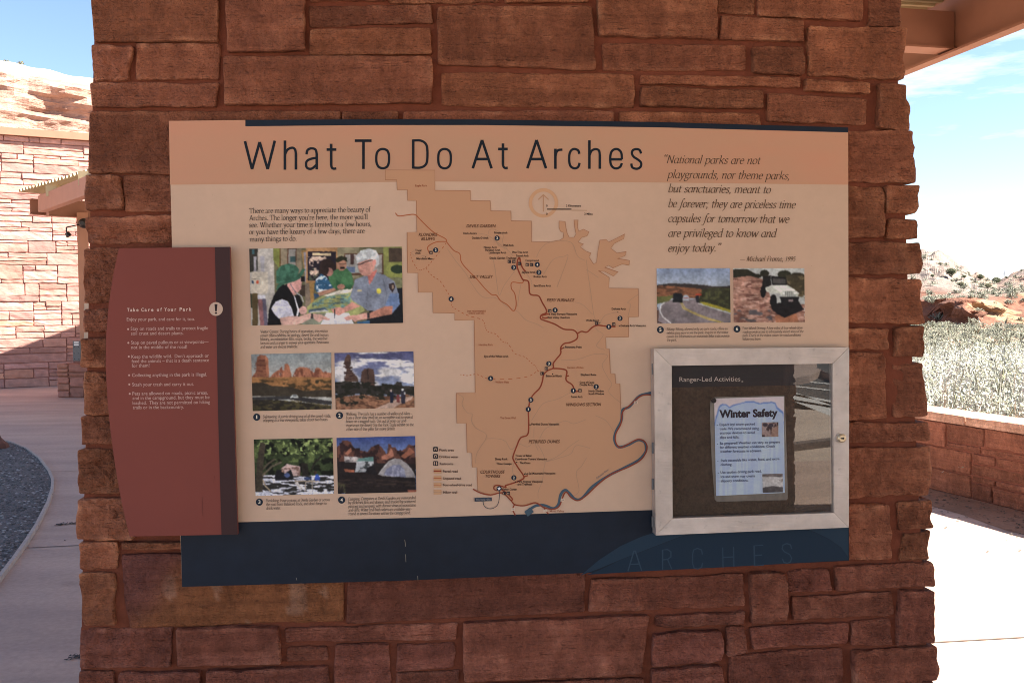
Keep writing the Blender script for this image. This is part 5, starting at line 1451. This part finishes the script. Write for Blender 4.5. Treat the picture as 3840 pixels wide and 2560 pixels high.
# ------------------------------------------------------------------ visitor centre wall, pier
A0 = gz((0, 1456))
wu = Vector((.86, .51, 0)).normalized()
B0 = A0 + wu * 1.75
wn = Vector((wu.y, -wu.x, 0))
A1 = gy((0, 500), A0.y)
ztop = A1.z
B1_ = gy((302, 533), B0.y)
ztop2 = (A1.z + B1_.z) / 2
vc = empty('visitor_centre', A0, 'sunlit visitor centre wall of coursed pink sandstone with a brown coping, half in shade', 'building')
OW = A0 - wu * 5.0
WL = 13.0
mb = MB()
rects = ashlar(WL, ztop2, 41, .13, .013, 1.05)
wall_face(mb, rects, OW, wu, wn, 42, prot=.026, rough=.011, back=.05, step=.12, edge=.014, base=(139, 98, 89), wob=.008, sat=(156, 108, 90))
mb.build('stonework', M_STONE_FAR, vc)
mb = MB()
cb = OW + wu * WL / 2 - wn * 3.0 + UP * ztop2 / 2
mb.box(cb, WL, 6.0, ztop2, wu, wn, col=alb((120, 80, 72)))
mb.build('mortar', M_MORTAR, vc)
mb = MB()
mb.box(OW + wu * WL / 2 - wn * 2.96 + UP * (ztop2 + .075), WL + .1, 6.2, .15, wu, wn)
mb.build('coping', M_STEEL, vc)

pr_l = gz((219, 1490))
pier = empty('stone_pier', pr_l, 'low square stone pier at the foot of the canopy post', 'pier')
ph = gy((222, 1363), pr_l.y).z
pu = Vector((.985, -.17, 0))
pn = Vector((-.17, -.985, 0))
mb = MB()
wall_face(mb, ashlar(1.1, ph, 51, .13, .02, .45), pr_l, pu, pn, 52, prot=.03, rough=.012, step=.08, edge=.016, base=(132, 86, 72))
wall_face(mb, ashlar(.9, ph, 53, .13, .02, .45), pr_l - pn * .9, pn, -pu, 54, prot=.03, rough=.012, step=.08, edge=.016, base=(132, 86, 72))
mb.build('stonework', M_STONE_FAR, pier)
mb = MB()
mb.box(pr_l + pu * .55 - pn * .45 + UP * (ph / 2 - .01), 1.09, .89, ph - .02, pu, pn, col=alb((124, 80, 66)))
mb.build('mortar', M_MORTAR, pier)

# ------------------------------------------------------------------ ground
M_SOIL = noisy('pale_red_soil', (.36, .25, .18), .95, layers=[((.08, .08, 1), 6, .8, 1.2), ((3, 3, 3), 5, .8, 1.15)])
mb = MB()
mb.add([(-7000, -7000, -.08), (7000, -7000, -.08), (7000, 7000, -.08), (-7000, 7000, -.08)], [(0, 1, 2, 3)])
tag(mb.build('ground', M_SOIL), kind='structure')
# seat wall line on the right
W1, W2 = gz(f4(265, 878)), gz(f4(605, 962))
sd = (W2 - W1).normalized()
sn = Vector((sd.y, -sd.x, 0))
if sn.x > 0:
    sn = -sn
WA, WB = W1 - sd * 7.0, W1 + sd * 5.0
mb = MB()
mb.sheet([(-22, -4.9, 0), (9, -4.9, 0), (9, 2.0, 0), (WB.x + .2, WB.y, 0), (WA.x + .2, WA.y, 0), (WA.x - 2, 24.5, 0), (-22, 24.5, 0)])
pave = mb.build('pavement', M_CONC)
tag(pave, kind='structure')
M_JOINT = mat('dark_joint', .95, (.10, .075, .065))
mb = MB()
def jline(a, b, wd=.012, z=.003):
    a, b = Vector(a), Vector(b)
    u = (b - a).normalized()
    v = Vector((-u.y, u.x, 0)) * wd / 2
    mb.add([a - v + UP * z, b - v + UP * z, b + v + UP * z, a + v + UP * z], [(0, 1, 2, 3)])
def ext(a, b, k0, k1):
    a, b = Vector(a), Vector(b)
    return a + (b - a) * k0, a + (b - a) * k1
jline(*ext(gz(f2(180, 820)), gz(f2(285, 817)), 0, 9))
jline(*ext(gz(f2(95, 1090)), gz(f2(285, 1081)), 0, 6))
jline(*ext(gz(f4(285, 1425)), gz(f4(605, 1407)), -2, 2.5), wd=.014)
jline(*ext(gz(f2(0, 610)), gz(f2(285, 604)), -1, 6), wd=.016)
for y in (-1.5, -3.0):
    jline((-15, y, 0), (9, y + .9, 0))
jline((1.2, -4.8, 0), (3.0, 2.0, 0))
mb.build('joint', M_JOINT, pave)
# gravel bed with its kerb strip
EDG = [gz(f2(*p)) for p in PT('-170,715 -80,712 0,714 40,722 95,745 140,780 172,822 187,856 185,890 170,940 130,1020 95,1075 50,1140 0,1205 -120,1360 -300,1560')]
M_GRAV = noisy('dark_grey_gravel', (.125, .12, .125), .95, layers=[((70, 70, 70), 4, (.45, .45, .45), (1.7, 1.65, 1.6)), ((4, 4, 4), 4, .85, 1.15)], bump=[((60, 60, 60), 4, .02)])
mb = MB()
mb.sheet([p + UP * .02 for p in EDG])
tag(mb.build('gravel', M_GRAV), kind='structure')
mb = MB()
kc = []
for i, p in enumerate(EDG):
    d = (EDG[min(i + 1, len(EDG) - 1)] - EDG[max(i - 1, 0)]).normalized()
    nn = Vector((-d.y, d.x, 0))
    kc.append((p + nn * .012, p - nn * .012))
n = len(kc)
vs = [v for a, b in kc for v in (a, b, a + UP * .035, b + UP * .035)]
fs = []
for i in range(n - 1):
    o_, p_ = 4 * i, 4 * i + 4
    fs += [(o_ + 2, p_ + 2, p_ + 3, o_ + 3), (o_, p_, p_ + 2, o_ + 2), (o_ + 1, o_ + 3, p_ + 3, p_ + 1)]
mb.add(vs, fs)
tag(mb.build('kerb', noisy('pale_kerb', (.42, .36, .33), .85, layers=[((20, 20, 20), 4, .85, 1.1)])), kind='structure')
R = random.Random(77)
pb = MB()
def pebble(mb, c, r, col, fl=.6, seg=5):
    vs = []
    a0 = R.random() * 6
    for h, rr in ((0, 1), (fl * .6, .8), (fl, .3)):
        for k in range(seg):
            t = a0 + 2 * math.pi * k / seg
            q_ = rr * r * R.uniform(.75, 1.2)
            vs.append((c[0] + q_ * math.cos(t), c[1] + q_ * math.sin(t), c[2] + h * r))
    fs = [(k, (k + 1) % seg, seg + (k + 1) % seg, seg + k) for k in range(seg)] + [(seg + k, seg + (k + 1) % seg, 2 * seg + (k + 1) % seg, 2 * seg + k) for k in range(seg)] + [tuple(range(2 * seg, 3 * seg))]
    mb.add(vs, fs, col)
ex, ey = [p.x for p in EDG], [p.y for p in EDG]
poly2 = [(p.x, p.y) for p in EDG]
cnt = 0
while cnt < 5200:
    x, y = R.uniform(-6.0, max(ex)), R.uniform(4.2, max(ey))
    if R.random() > (5.5 / y) ** 1.3 or not inpoly(np.array([x]), np.array([y]), poly2)[0]:
        continue
    v = R.choice((.05, .07, .09, .12, .12, .16, .30))
    pebble(pb, (x, y, .016), R.uniform(.007, .019), (v * 1.03, v, v * 1.0))
    cnt += 1
tag(pb.build('gravel_pebbles', mat('pebble', .9, attr=True)), kind='stuff')
# boulder at the edge of the gravel
bo = MB()
bc = gz(f2(-72, 744)) + UP * .02
for j in range(9):
    for i in range(16):
        t, ph_ = 2 * math.pi * i / 16, math.pi * .5 * j / 8
        d = Vector((math.cos(t) * math.cos(ph_), math.sin(t) * math.cos(ph_), math.sin(ph_)))
        r_ = .27 * (1 + .35 * noise.noise(d * 1.6 + Vector((4, 1, 7))))
        bo.v.append(tuple(bc + Vector((d.x * r_, d.y * r_ * .8, d.z * r_ * .75))))
        bo.c.append(alb((84, 52, 44)))
bo.f += [(j * 16 + i, j * 16 + (i + 1) % 16, (j + 1) * 16 + (i + 1) % 16, (j + 1) * 16 + i) for j in range(8) for i in range(16)]
tag(bo.build('boulder', M_STONE_FAR), 'rounded brown boulder at the far edge of the gravel bed', 'rock')
# leaves blown against the seat wall, marks on the left walk
mb = MB()
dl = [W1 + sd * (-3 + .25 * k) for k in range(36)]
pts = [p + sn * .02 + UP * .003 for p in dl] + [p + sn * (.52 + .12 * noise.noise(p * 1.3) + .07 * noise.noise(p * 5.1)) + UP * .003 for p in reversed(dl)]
mb.sheet(pts)  # ground sheet coloured as the wall's brown shade, kept inside its cast shadow
tag(mb.build('wall_shade', noisy('brown_wall_shade', (.27, .165, .115), .95, layers=[((1.5, 1.5, 1), 5, .75, 1.2), ((30, 30, 1), 4, .8, 1.15)])), kind='structure')
lf = MB()
def fleck(p, s, col):
    t = R.random() * 6
    vs = [(p[0] + s * math.cos(t + k) * R.uniform(.4, 1), p[1] + s * math.sin(t + k) * R.uniform(.4, 1), .005 + R.random() * .006) for k in (0, 1.3, 2.6, 3.9, 5.2)]
    lf.add(vs, [(0, 1, 2, 3, 4)], col)
for k in range(700):
    t = R.uniform(-1, 5)
    d = abs(R.gauss(0, .4)) + .05
    p = W1 + sd * t + sn * d
    v = R.uniform(.03, .14)
    fleck(p, R.uniform(.006, .02), (v * 1.2, v, v * .8))
for k in range(22):
    x, y = R.uniform(-3.4, -1.6), R.uniform(3.6, 9)
    fleck((x, y), R.uniform(.005, .016), (.05, .04, .04))
for s in ('205,1010 240,1005 285,1003', '265,1480 285,1478'):
    pts = [gz(f2(*p)) for p in PT(s)]
    for a, b in zip(pts, pts[1:]):
        for k in range(26):
            p = a + (b - a) * R.random()
            fleck((p.x + R.gauss(0, .02), p.y + R.gauss(0, .02)), R.uniform(.008, .02), (.06, .05, .05))
tag(lf.build('leaf_litter', mat('dry_leaf', .9, attr=True)), kind='stuff')

# ------------------------------------------------------------------ seat wall
sw = empty('seat_wall', W1, 'low curving seat wall of red sandstone with a pale flat cap, before the sagebrush', 'wall')
WH = gy(f4(255, 606), W1.y).z
SWW = .34
mb = MB()
SL = (WB - WA).length
sdd = (WB - WA).normalized()
rects = ashlar(SL, WH - .07, 61, .095, .014, .8)
wall_face(mb, rects, WA, sdd, sn, 62, prot=.014, rough=.010, back=.04, step=.03, edge=.009, base=(117, 70, 53))
mb.build('stonework', M_STONE, sw)
mb = MB()
mb.box((WA + WB) / 2 - sn * (SWW / 2) + UP * ((WH - .07) / 2), SL, SWW, WH - .07, sdd, sn, col=alb((112, 64, 50)))
mb.build('mortar', M_MORTAR, sw)
mb = MB()
x = 0
k = 0
while x < SL:
    l = R.uniform(.7, 1.2)
    h = .07 + R.uniform(-.006, .006)
    q4 = [(x + .006, 0.02), (min(SL, x + l) - .006, 0.02), (min(SL, x + l) - .006, -SWW - .03), (x + .006, -SWW - .03)]
    stone(mb, q4, WA + UP * WH, sdd, sn, UP, 0.0, .006, .07, .06, 300 + k, alb((172, 126, 104)), edge=.012, wob=.005)
    x += l
    k += 1
mb.build('cap', M_STONE, sw)

# ------------------------------------------------------------------ desert beyond the seat wall
def hnoise(x, y, s, o=0):
    return noise.noise(Vector((x / s + o, y / s - o, o * 1.3)))
RH = [(2105, 588), (2130, 586), (2150, 585), (2166, 592), (2176, 598), (2192, 610), (2204, 622), (2212, 619), (2222, 628), (2232, 640), (2243, 634), (2262, 642), (2272, 650), (2290, 655), (2300, 646), (2320, 634), (2352, 620), (2420, 598), (2600, 560)]
AZ0, AZ1, NA = .34, .80, 250
ROWS = sorted([y for y in (8.6 * (1.0125 ** k) for k in range(250)) if not 58 < y < 80] + [58 + .3 * k for k in range(74)])
def d2z(xd, yd, dist):
    p = gy((xd * 1.6327, yd * 1.6327), dist)
    return p.z
RIDGE = 165.0
verts, cols = [], []
def ridge_z(az):
    xd = 1176 + az * 2259
    for (x0, y0), (x1, y1) in zip(RH, RH[1:]):
        if x0 <= xd <= x1:
            yd = y0 + (y1 - y0) * (xd - x0) / (x1 - x0)
            return d2z(xd, yd, RIDGE)
    return d2z(xd, RH[0][1] if xd < RH[0][0] else RH[-1][1], RIDGE)
def terrain(az, y):
    x = az * y
    t = 0
    h = -.04 + .15 * hnoise(x, y, 9, 3) * min(1, (y - 8) / 10)
    rz_ = ridge_z(az)
    # red bluff
    fy = 74 - 190 * max(-.02, min(.075, az - .395)) + 3.5 * hnoise(az * 30, 1, 1.7, 5) + 1.2 * hnoise(az * 90, 2, 1.7, 8)
    right = max(0, min(1, (az - .455) / .05))          # the bluff fades into a slope to the right
    bl = max(0, min(1, (y - fy) / (1.6 + 14 * right)))
    bl = bl * bl * (3 - 2 * bl)
    bh = 1.9 + .5 * hnoise(x, y, 9, 7)
    h += bl * bh
    up = max(0, min(1, (y - 70) / (RIDGE - 70)))
    h += (rz_ - bh) * (up ** 1.25) * (1 if rz_ > bh else .6)
    rock = max(0, min(1, (y - 78) / 25))
    h += rock * (1.5 * abs(hnoise(x, y, 8, 11)) + 1.1 * abs(hnoise(x, y, 3.2, 13)) + .8 * hnoise(x, y, 1.4, 17)) * (1 - .6 * right)
    h += bl * (1 - bl) * 2.2 * hnoise(x, h * 3, 2.2, 19)
    return h, bl, fy, rock, right
for j, y0_ in enumerate(ROWS):
    for i in range(NA + 1):
        az = AZ0 + (AZ1 - AZ0) * i / NA
        y = y0_
        yy = min(y, RIDGE + 20)
        h, bl, fy, rock, right = terrain(az, yy)
        x = az * y
        n1, n2 = hnoise(x, y, 5, 2), hnoise(x, y, 1.6, 6)
        scrub = max(0, min(1, .5 + n1 * 1.4 + n2 * .8))
        sand = (.36, .28, .235)
        c = sand
        red = (.23, .095, .06)
        if y < fy:
            c = tuple(a * (1 - .55 * scrub) + b * .55 * scrub for a, b in zip((.42, .24, .16), (.36, .34, .26)))
        elif bl < .999:
            k = max(0, min(1, .5 + 1.6 * hnoise(x, h * 4, 2.5, 23)))
            c = tuple(a * (1 - k) + b * k for a, b in zip(red, (.20, .09, .06)))
            if hnoise(x, h * 2, 3.0, 29) > .25:
                c = (.36, .23, .14)
        else:
            k = max(0, min(1, (y - fy - 4) / 12 + n1))
            c = tuple(a * (1 - k) + b * k for a, b in zip(red, (.37, .31, .275)))
            m = max(0, min(1, .5 + 2 * hnoise(x, y, 12, 31)))
            c = tuple(a * (1 - .5 * m * k) + b * .5 * m * k for a, b in zip(c, (.32, .225, .205)))
            if right > .3:
                k2 = max(0, min(1, .5 + 1.5 * hnoise(x, y, 10, 37)))
                c = tuple(a * (1 - .5 * k2) + b * .5 * k2 for a, b in zip(c, (.40, .20, .13)))
        if .001 < bl < .999:
            e = 4 * bl * (1 - bl) + .3
            x += e * (1.3 * noise.noise(Vector((x * .22, y * .22, h * 1.1))) + .7 * noise.noise(Vector((x * .6, y * .6, h * 2.6 + 5))))
            y += e * (1.3 * noise.noise(Vector((x * .22, y * .22, h * 1.1 + 31))) + .7 * noise.noise(Vector((x * .6, y * .6, h * 2.6 + 17))))
        verts.append((x, y, h))
        k = .56 if bl >= .999 else .78
        cols.append(tuple(v * k for v in c))
mb = MB()
w_ = NA + 1
mb.add(verts, [(j * w_ + i, j * w_ + i + 1, (j + 1) * w_ + i + 1, (j + 1) * w_ + i) for j in range(len(ROWS) - 1) for i in range(NA)], cols)
M_TERR = noisy('desert_soil_and_rock', None, .95, layers=[((.9, .9, 2.5), 6, .75, 1.2), ((6, 6, 6), 4, .85, 1.15)], bump=[((1.2, 1.2, 2.4), 6, .35)])
hills = mb.build('desert_hills', M_TERR)
tag(hills, kind='structure')

M_TWIG = noisy('sagebrush', None, .9, layers=[((8, 8, 8), 3, .85, 1.15)])
def blades(mb, c, H, rad, n, cols_, wd=.006, up=.55, dome=False):
    lean = (R.gauss(0, .15), R.gauss(0, .15))
    for k in range(n):
        t = R.uniform(0, 2 * math.pi)
        if dome:        # stems fanning out from the root to an uneven dome
            u = math.sqrt(R.random())
            lump = 1 + .28 * math.sin(3 * t + c[0] * 9) + .15 * math.sin(5 * t + c[1] * 7)
            tip = Vector((c[0] + u * rad * lump * math.cos(t) + lean[0], c[1] + u * rad * lump * math.sin(t) + lean[1], c[2] + H * math.sqrt(max(.05, 1 - u * u * .9)) * R.uniform(.62, 1.12)))
            root = Vector((c[0], c[1], c[2]))
            b = root + (tip - root) * R.uniform(.05, .8)
            s = Vector((math.sin(t + 1), math.cos(t + 1), 0)) * wd
            m_ = (b + tip) / 2 + Vector((R.gauss(0, .025), R.gauss(0, .025), R.gauss(0, .02)))
            col = R.choice(cols_)
            mb.add([b - s * .6, b + s * .6, m_ + s, m_ - s, tip], [(0, 1, 2, 3), (3, 2, 4)], col)
            for q_ in range(4):
                pp = b + (tip - b) * R.uniform(.3, 1)
                dd = Vector((R.gauss(0, 1), R.gauss(0, 1), R.gauss(.5, .7))).normalized() * R.uniform(.015, .05) * (1 + wd * 40)
                sd_ = dd.orthogonal().normalized() * R.uniform(.005, .011) * (1 + wd * 40)
                mb.add([pp, pp + dd * .5 + sd_, pp + dd, pp + dd * .5 - sd_], [(0, 1, 2, 3)], R.choice(cols_))
            continue
        rr = rad * math.sqrt(R.random()) * .5
        b = Vector((c[0] + rr * math.cos(t), c[1] + rr * math.sin(t), c[2] + H * R.uniform(0, .55)))
        le = R.uniform(0, up)
        L = H * R.uniform(.35, .65)
        t2 = t + R.gauss(0, .7)
        tip = b + Vector((math.cos(t2) * le, math.sin(t2) * le, 1)).normalized() * L
        tip.z = min(tip.z, c[2] + H * R.uniform(.85, 1.15))
        s = Vector((math.sin(t2 + 1), math.cos(t2 + 1), 0)).normalized() * wd
        m_ = (b + tip) / 2 + Vector((R.gauss(0, .03), R.gauss(0, .03), R.gauss(0, .02)))
        col = R.choice(cols_)
        mb.add([b - s * .6, b + s * .6, m_ + s, m_ - s, tip], [(0, 1, 2, 3), (3, 2, 4)], col)
        for q_ in range(3):      # leaflets along the stem
            pp = b + (tip - b) * R.uniform(.35, 1)
            dd = Vector((R.gauss(0, 1), R.gauss(0, 1), R.gauss(.6, .6))).normalized() * R.uniform(.02, .055)
            sd_ = dd.orthogonal().normalized() * R.uniform(.006, .012)
            mb.add([pp, pp + dd * .5 + sd_, pp + dd, pp + dd * .5 - sd_], [(0, 1, 2, 3)], R.choice(cols_))
mb = MB()
SAGE = [(.42, .43, .40), (.36, .38, .35), (.48, .48, .45), (.30, .33, .29), (.22, .23, .18), (.40, .38, .32), (.13, .115, .085)]
for k in range(100):
    y = 8.9 + 13 * (k / 100) ** 1.3
    az = R.uniform(.385, .60)
    x = az * y
    # keep beyond the wall
    if (Vector((x, y, 0)) - W1).dot(-sn) < SWW + .25:
        continue
    H = R.choice((.35, .55, .75, .85, 1.0)) * R.uniform(.85, 1.15)
    tn = R.uniform(.6, 1.3)
    dark = R.random() < .18
    blades(mb, (x, y, -.05), H, R.uniform(.5, 1.05), 380 if y < 13 else 210, [tuple(v * tn for v in c) for c in (SAGE[3:] + [(.25, .25, .15)] * 2 if dark else SAGE[:6])], wd=.0022 + y * .00014, dome=True)
tag(mb.build('sagebrush', M_TWIG), kind='stuff')
mb = MB()
for k in range(800):
    y = R.choice((R.uniform(22, 62), R.uniform(22, 75), R.uniform(70, 150)))
    az = R.uniform(.38, .60)
    h = terrain(az, y)[0]
    s = R.uniform(.16, .5)
    cs_ = [(.26, .27, .22), (.20, .21, .16), (.15, .16, .11), (.32, .31, .26)]
    tn = R.uniform(.7, 1.2)
    blades(mb, (az * y, y, h - .05), s * 1.2, s * 1.3, 34, [tuple(v * tn for v in c) for c in cs_], wd=.006 + y * .0004, dome=True)
tag(mb.build('desert_scrub', M_TWIG), kind='stuff')
M_LEAF = mat('juniper_leaf', .8, attr=True)
M_BARK = noisy('juniper_bark', (.09, .06, .045), .9, layers=[((30, 30, 6), 3, .7, 1.2)])
JUN = (((3566, 1031), 2.3, 'roundest green juniper below the rocky ridge, nearest the pillar'), ((3677, 1046), 1.7, 'small dark juniper midway along the hillside'), ((3736, 1055), 2.0, 'dark juniper shrub nearest the foot of the right-hand slope'),
       ((3605, 1070), 1.5, 'pale olive shrub lowest on the rocky hillside, above the red bluff'), ((3706, 1076), 1.7, 'broad grey-green shrub just above the red bluff on the right'), ((3617, 1034), 0.9, 'tiny green shrub right of the roundest juniper'), ((3497, 1030), 0.9, 'tiny juniper close beside the pillar edge on the rocky hill'))
for (sx, sy), sz, lab in JUN:
    d = px_ray((sx, sy + 8))
    best = None
    yy = 66.0
    while yy < RIDGE:
        p = EYE + d * (yy / d.y)
        if p.z < terrain(p.x / yy, yy)[0]:
            best = Vector((p.x, yy, terrain(p.x / yy, yy)[0]))
            break
        yy += .5
    if best is None:
        p = EYE + d * (110 / d.y)
        best = Vector((p.x, 110, terrain(p.x / 110, 110)[0]))
    jr = empty('juniper_shrub', best, lab, 'shrub', 'junipers on the hillside')
    sz *= best.y / 125 * .30
    mb = MB()
    for k in range(1000):
        v = Vector((R.gauss(0, 1), R.gauss(0, 1), R.gauss(0, 1))).normalized()
        r_ = sz * (.35 + .65 * R.random() ** .5) * (1 + .45 * noise.noise(v * 1.7 + best * .3))
        p = best + Vector((v.x * r_ * .85, v.y * r_ * .85, sz * .62 + v.z * r_ * .6))
        a = Vector((R.gauss(0, 1), R.gauss(0, 1), R.gauss(0, 1))).normalized() * sz * .11
        b = a.orthogonal().normalized() * sz * .07
        g_ = R.uniform(.7, 1.3)
        pale = sx in (3605, 3706)
        c_ = (.13 * g_, .125 * g_, .07 * g_) if pale else (.065 * g_, .075 * g_, .035 * g_)
        mb.add([p - a, p + b, p + a, p - b], [(0, 1, 2, 3)], c_)
    mb.build('crown', M_LEAF, jr)
    mb = MB()
    for k in range(3):
        mb.tube(best - UP * .1, best + Vector((R.gauss(0, .2) * sz, R.gauss(0, .2) * sz, sz * .7)), .06 * sz, .025 * sz, 7)
    mb.build('trunk', M_BARK, jr)

# far snowy range
mb = MB()
NM = 420
MD = 9000.0
vs, cs = [], []
for j in range(17):
    for i in range(NM + 1):
        az = .30 + .5 * i / NM
        t = j / 16
        xd = 1176 + az * 2259
        pk = np.interp(xd, (2100, 2200, 2222, 2240, 2262, 2290, 2315, 2345, 2380, 2500), (640, 630, 612, 605, 613, 617, 611, 601, 597, 612))
        top = d2z(xd, pk, MD) + 26 * hnoise(i, 1, 9, 3) + 14 * hnoise(i, 1, 3, 5)
        z = -60 + (top + 60) * t
        y = MD + 2500 * t + 420 * hnoise(i * 1.0, j * 2.5, 16, 9)
        vs.append((az * y, y, z * y / MD))
        sn_ = max(0, min(1, (t - .5) * 2.0 + hnoise(i, j * 3, 14, 15)))
        cs.append(tuple(a * (1 - sn_) + b * sn_ for a, b in zip((.10, .115, .13), (.62, .64, .68))))  # rock tinted blue, distance haze put into its colour
mb.add(vs, [(j * (NM + 1) + i, j * (NM + 1) + i + 1, (j + 1) * (NM + 1) + i + 1, (j + 1) * (NM + 1) + i) for j in range(16) for i in range(NM)], cs)
tag(mb.build('mountains', noisy('mountain_rock', None, .95, layers=[((.002, .002, .002), 5, .8, 1.15)])), kind='structure')

# sandstone cliff behind the visitor centre
M_CLIFF = noisy('pale_sandstone_cliff', None, .9, layers=[((.12, .12, .9), 6, (.74, .68, .66), (1.18, 1.18, 1.18)), ((1.0, 1.0, .12), 5, (.78, .72, .70), (1.12, 1.12, 1.12)), ((.5, .5, 1.6), 5, .88, 1.1)], bump=[((.4, .4, 1.6), 6, .9)], spec=.15)
CD = 95.0
NXc, NZc = 130, 76
vs, cs = [], []
for j in range(NZc + 1):
    for i in range(NXc + 1):
        az = -.85 + .95 * i / NXc
        xd = 1176 + az * 2259
        yd = 130 + (xd) * .215 if xd > -400 else 60
        top = d2z(xd, yd, CD)
        top = 1.5 + (top - 1.5) * max(0, min(1, (.08 - az) / .3))
        t = j / NZc
        z = top * min(1, t / .86)
        y = CD + 48 * (az + .5)
        x = az * CD
        # ledges: the top third steps back
        back = 0
        zz = z / max(top, 1)
        back += 9 * max(0, zz - .955) / .045
        back += .9 * (math.floor(zz * 5 + .8 * hnoise(x, z, 22, 3)) / 5) * 4
        if zz > .95:
            z += .35 * hnoise(x, zz * 60, 2.4, 4)
        back += 2.4 * hnoise(x, z * .6, 9, 5) + 1.1 * hnoise(x, z * 2.5, 4, 8) + .6 * hnoise(x, z * 4, 1.8, 12)
        if t > .86:
            back += 60 * (t - .86) / .14
            z -= 3.0 * (t - .86) / .14
        k = max(0, min(1, .5 + 1.4 * hnoise(x, z * .5, 12, 7)))
        c = tuple(a * (1 - k) + b * k for a, b in zip((.43, .30, .25), (.37, .235, .195)))
        if zz > .965:
            c = (.56, .46, .38)
        yy = y + back
        vs.append((az * yy, yy, 1.6 + (z - 1.6) * yy / CD))
        cs.append(c)
mb = MB()
mb.add(vs, [(j * (NXc + 1) + i, j * (NXc + 1) + i + 1, (j + 1) * (NXc + 1) + i + 1, (j + 1) * (NXc + 1) + i) for j in range(NZc) for i in range(NXc)], cs)
tag(mb.build('cliff', M_CLIFF), kind='structure')
mb = MB()
for k in range(18):
    i = R.randrange(20, 90)
    j = R.choice((64, 65, 66, 67, 68))
    p = Vector(vs[j * (NXc + 1) + i])
    blades(mb, p, R.uniform(.25, .55), .6, 40, [(.10, .11, .06), (.14, .14, .08), (.2, .19, .12)], wd=.05, up=1.6)
tag(mb.build('cliff_scrub', M_TWIG), kind='stuff')

# ------------------------------------------------------------------ the side the glass reflects
def vz(s, z=0.0):
    return mirror(gz(s, z))
M_ASPH = noisy('grey_asphalt', (.085, .085, .09), .9, layers=[((.5, .5, .5), 5, .85, 1.15), ((90, 90, 90), 3, .8, 1.2)])
a, b = vz((2700, 1510)), vz((3300, 1548))
a, b = ext(a, b, -1.5, 3.5)
far_ = Vector((0, -60, 0))
mb = MB()
mb.sheet([a + UP * -.02, b + UP * -.02, Vector((b.x + 30, b.y - 60, -.02)), Vector((a.x - 30, a.y - 60, -.02))])
tag(mb.build('car_park', M_ASPH), kind='structure')
k0, k1 = (Vector((a.x, a.y, -.02)), Vector((b.x, b.y, -.02)))
mb = MB()
mb.sheet([Vector((-30, -4.9, -.015)), Vector((16, -4.9, -.015)), k1 + UP * .005, k0 + UP * .005])
M_FORE = noisy('pale_concrete', (.60, .49, .41), .85, layers=[((.5, .9, 1), 6, .85, 1.08), ((30, 30, 30), 4, .93, 1.06)])  # made paler than the pavement to bounce more light onto the board
tag(mb.build('forecourt', M_FORE), kind='structure')
M_PAINT = noisy('white_road_paint', (.75, .75, .74), .7, layers=[((15, 15, 15), 4, .8, 1.05)])
for s, wd in (('2943,1470 3122,1502', .09), ('2943,1492 3122,1522', .09), ('2930,1466 3130,1540', .22), ('2940,1440 3140,1462', .09), ('2943,1420 3140,1438', .09)):
    p = [vz(x) for x in PT(s)]
    p0, p1 = ext(p[0], p[1], -.6, 1.4)
    mb = MB()
    u = (p1 - p0).normalized()
    v = Vector((-u.y, u.x, 0)) * wd
    z_ = UP * (.002 if 'x' else 0) - UP * .016
    mb.add([p0 - v + z_, p1 - v + z_, p1 + v + z_, p0 + v + z_], [(0, 1, 2, 3)])
    tag(mb.build('road_marking', M_PAINT), kind='structure')
p0, p1 = ext(vz((2945, 1682)), vz((3127, 1660)), -4, 3)
mb = MB()
mb.beam(p0 + UP * .0, p1 + UP * .0, .16, .12)
tag(mb.build('kerb', noisy('dark_kerb', (.16, .13, .12), .9, layers=[((9, 9, 9), 3, .85, 1.1)])), kind='structure')
isl = [vz(x) for x in PT('2700,1440 2937,1447 3030,1432 3075,1408 3140,1437 3060,1400 3060,1375 2700,1385')]
mb = MB()
mb.prism([p + UP * .13 for p in isl], -UP * .16)
tag(mb.build('traffic_island', M_CONC), kind='structure')

op = empty('stone_pillar', mirror(gy((2880, 1100), 7.2)), 'second red sandstone pillar behind the viewer, seen only as a reflection in the case glass', 'pillar')
Ap, Bp = mirror(gy((2925, 1151), 6.6)), mirror(gy((2440, 1151), 6.9))
Ap.z = Bp.z = 0
qu = (Bp - Ap).normalized()
qn = Vector((-qu.y, qu.x, 0))
if qn.y < 0:
    qn = -qn
QW = (Bp - Ap).length
mb = MB()
wall_face(mb, ashlar(QW, PH, 71, .1, .02, .6), Ap, qu, qn, 72, prot=.015, rough=.007, step=.08, edge=.01)
wall_face(mb, ashlar(.95, PH, 73, .1, .02, .5), Ap - qn * .95, qn, -qu, 74, prot=.015, rough=.007, step=.08, edge=.01)
wall_face(mb, ashlar(.95, PH, 75, .1, .02, .5), Bp, -qn, qu, 76, prot=.015, rough=.007, step=.08, edge=.01)
wall_face(mb, ashlar(QW, PH, 77, .1, .02, .6), Bp - qn * .95, -qu, -qn, 78, prot=.015, rough=.007, step=.08, edge=.01)
mb.build('stonework', M_STONE, op)
mb = MB()
mb.box((Ap + Bp) / 2 - qn * .475 + UP * PH / 2, QW, .95, PH, qu, qn, col=alb((102, 52, 37)))
mb.build('mortar', M_MORTAR, op)
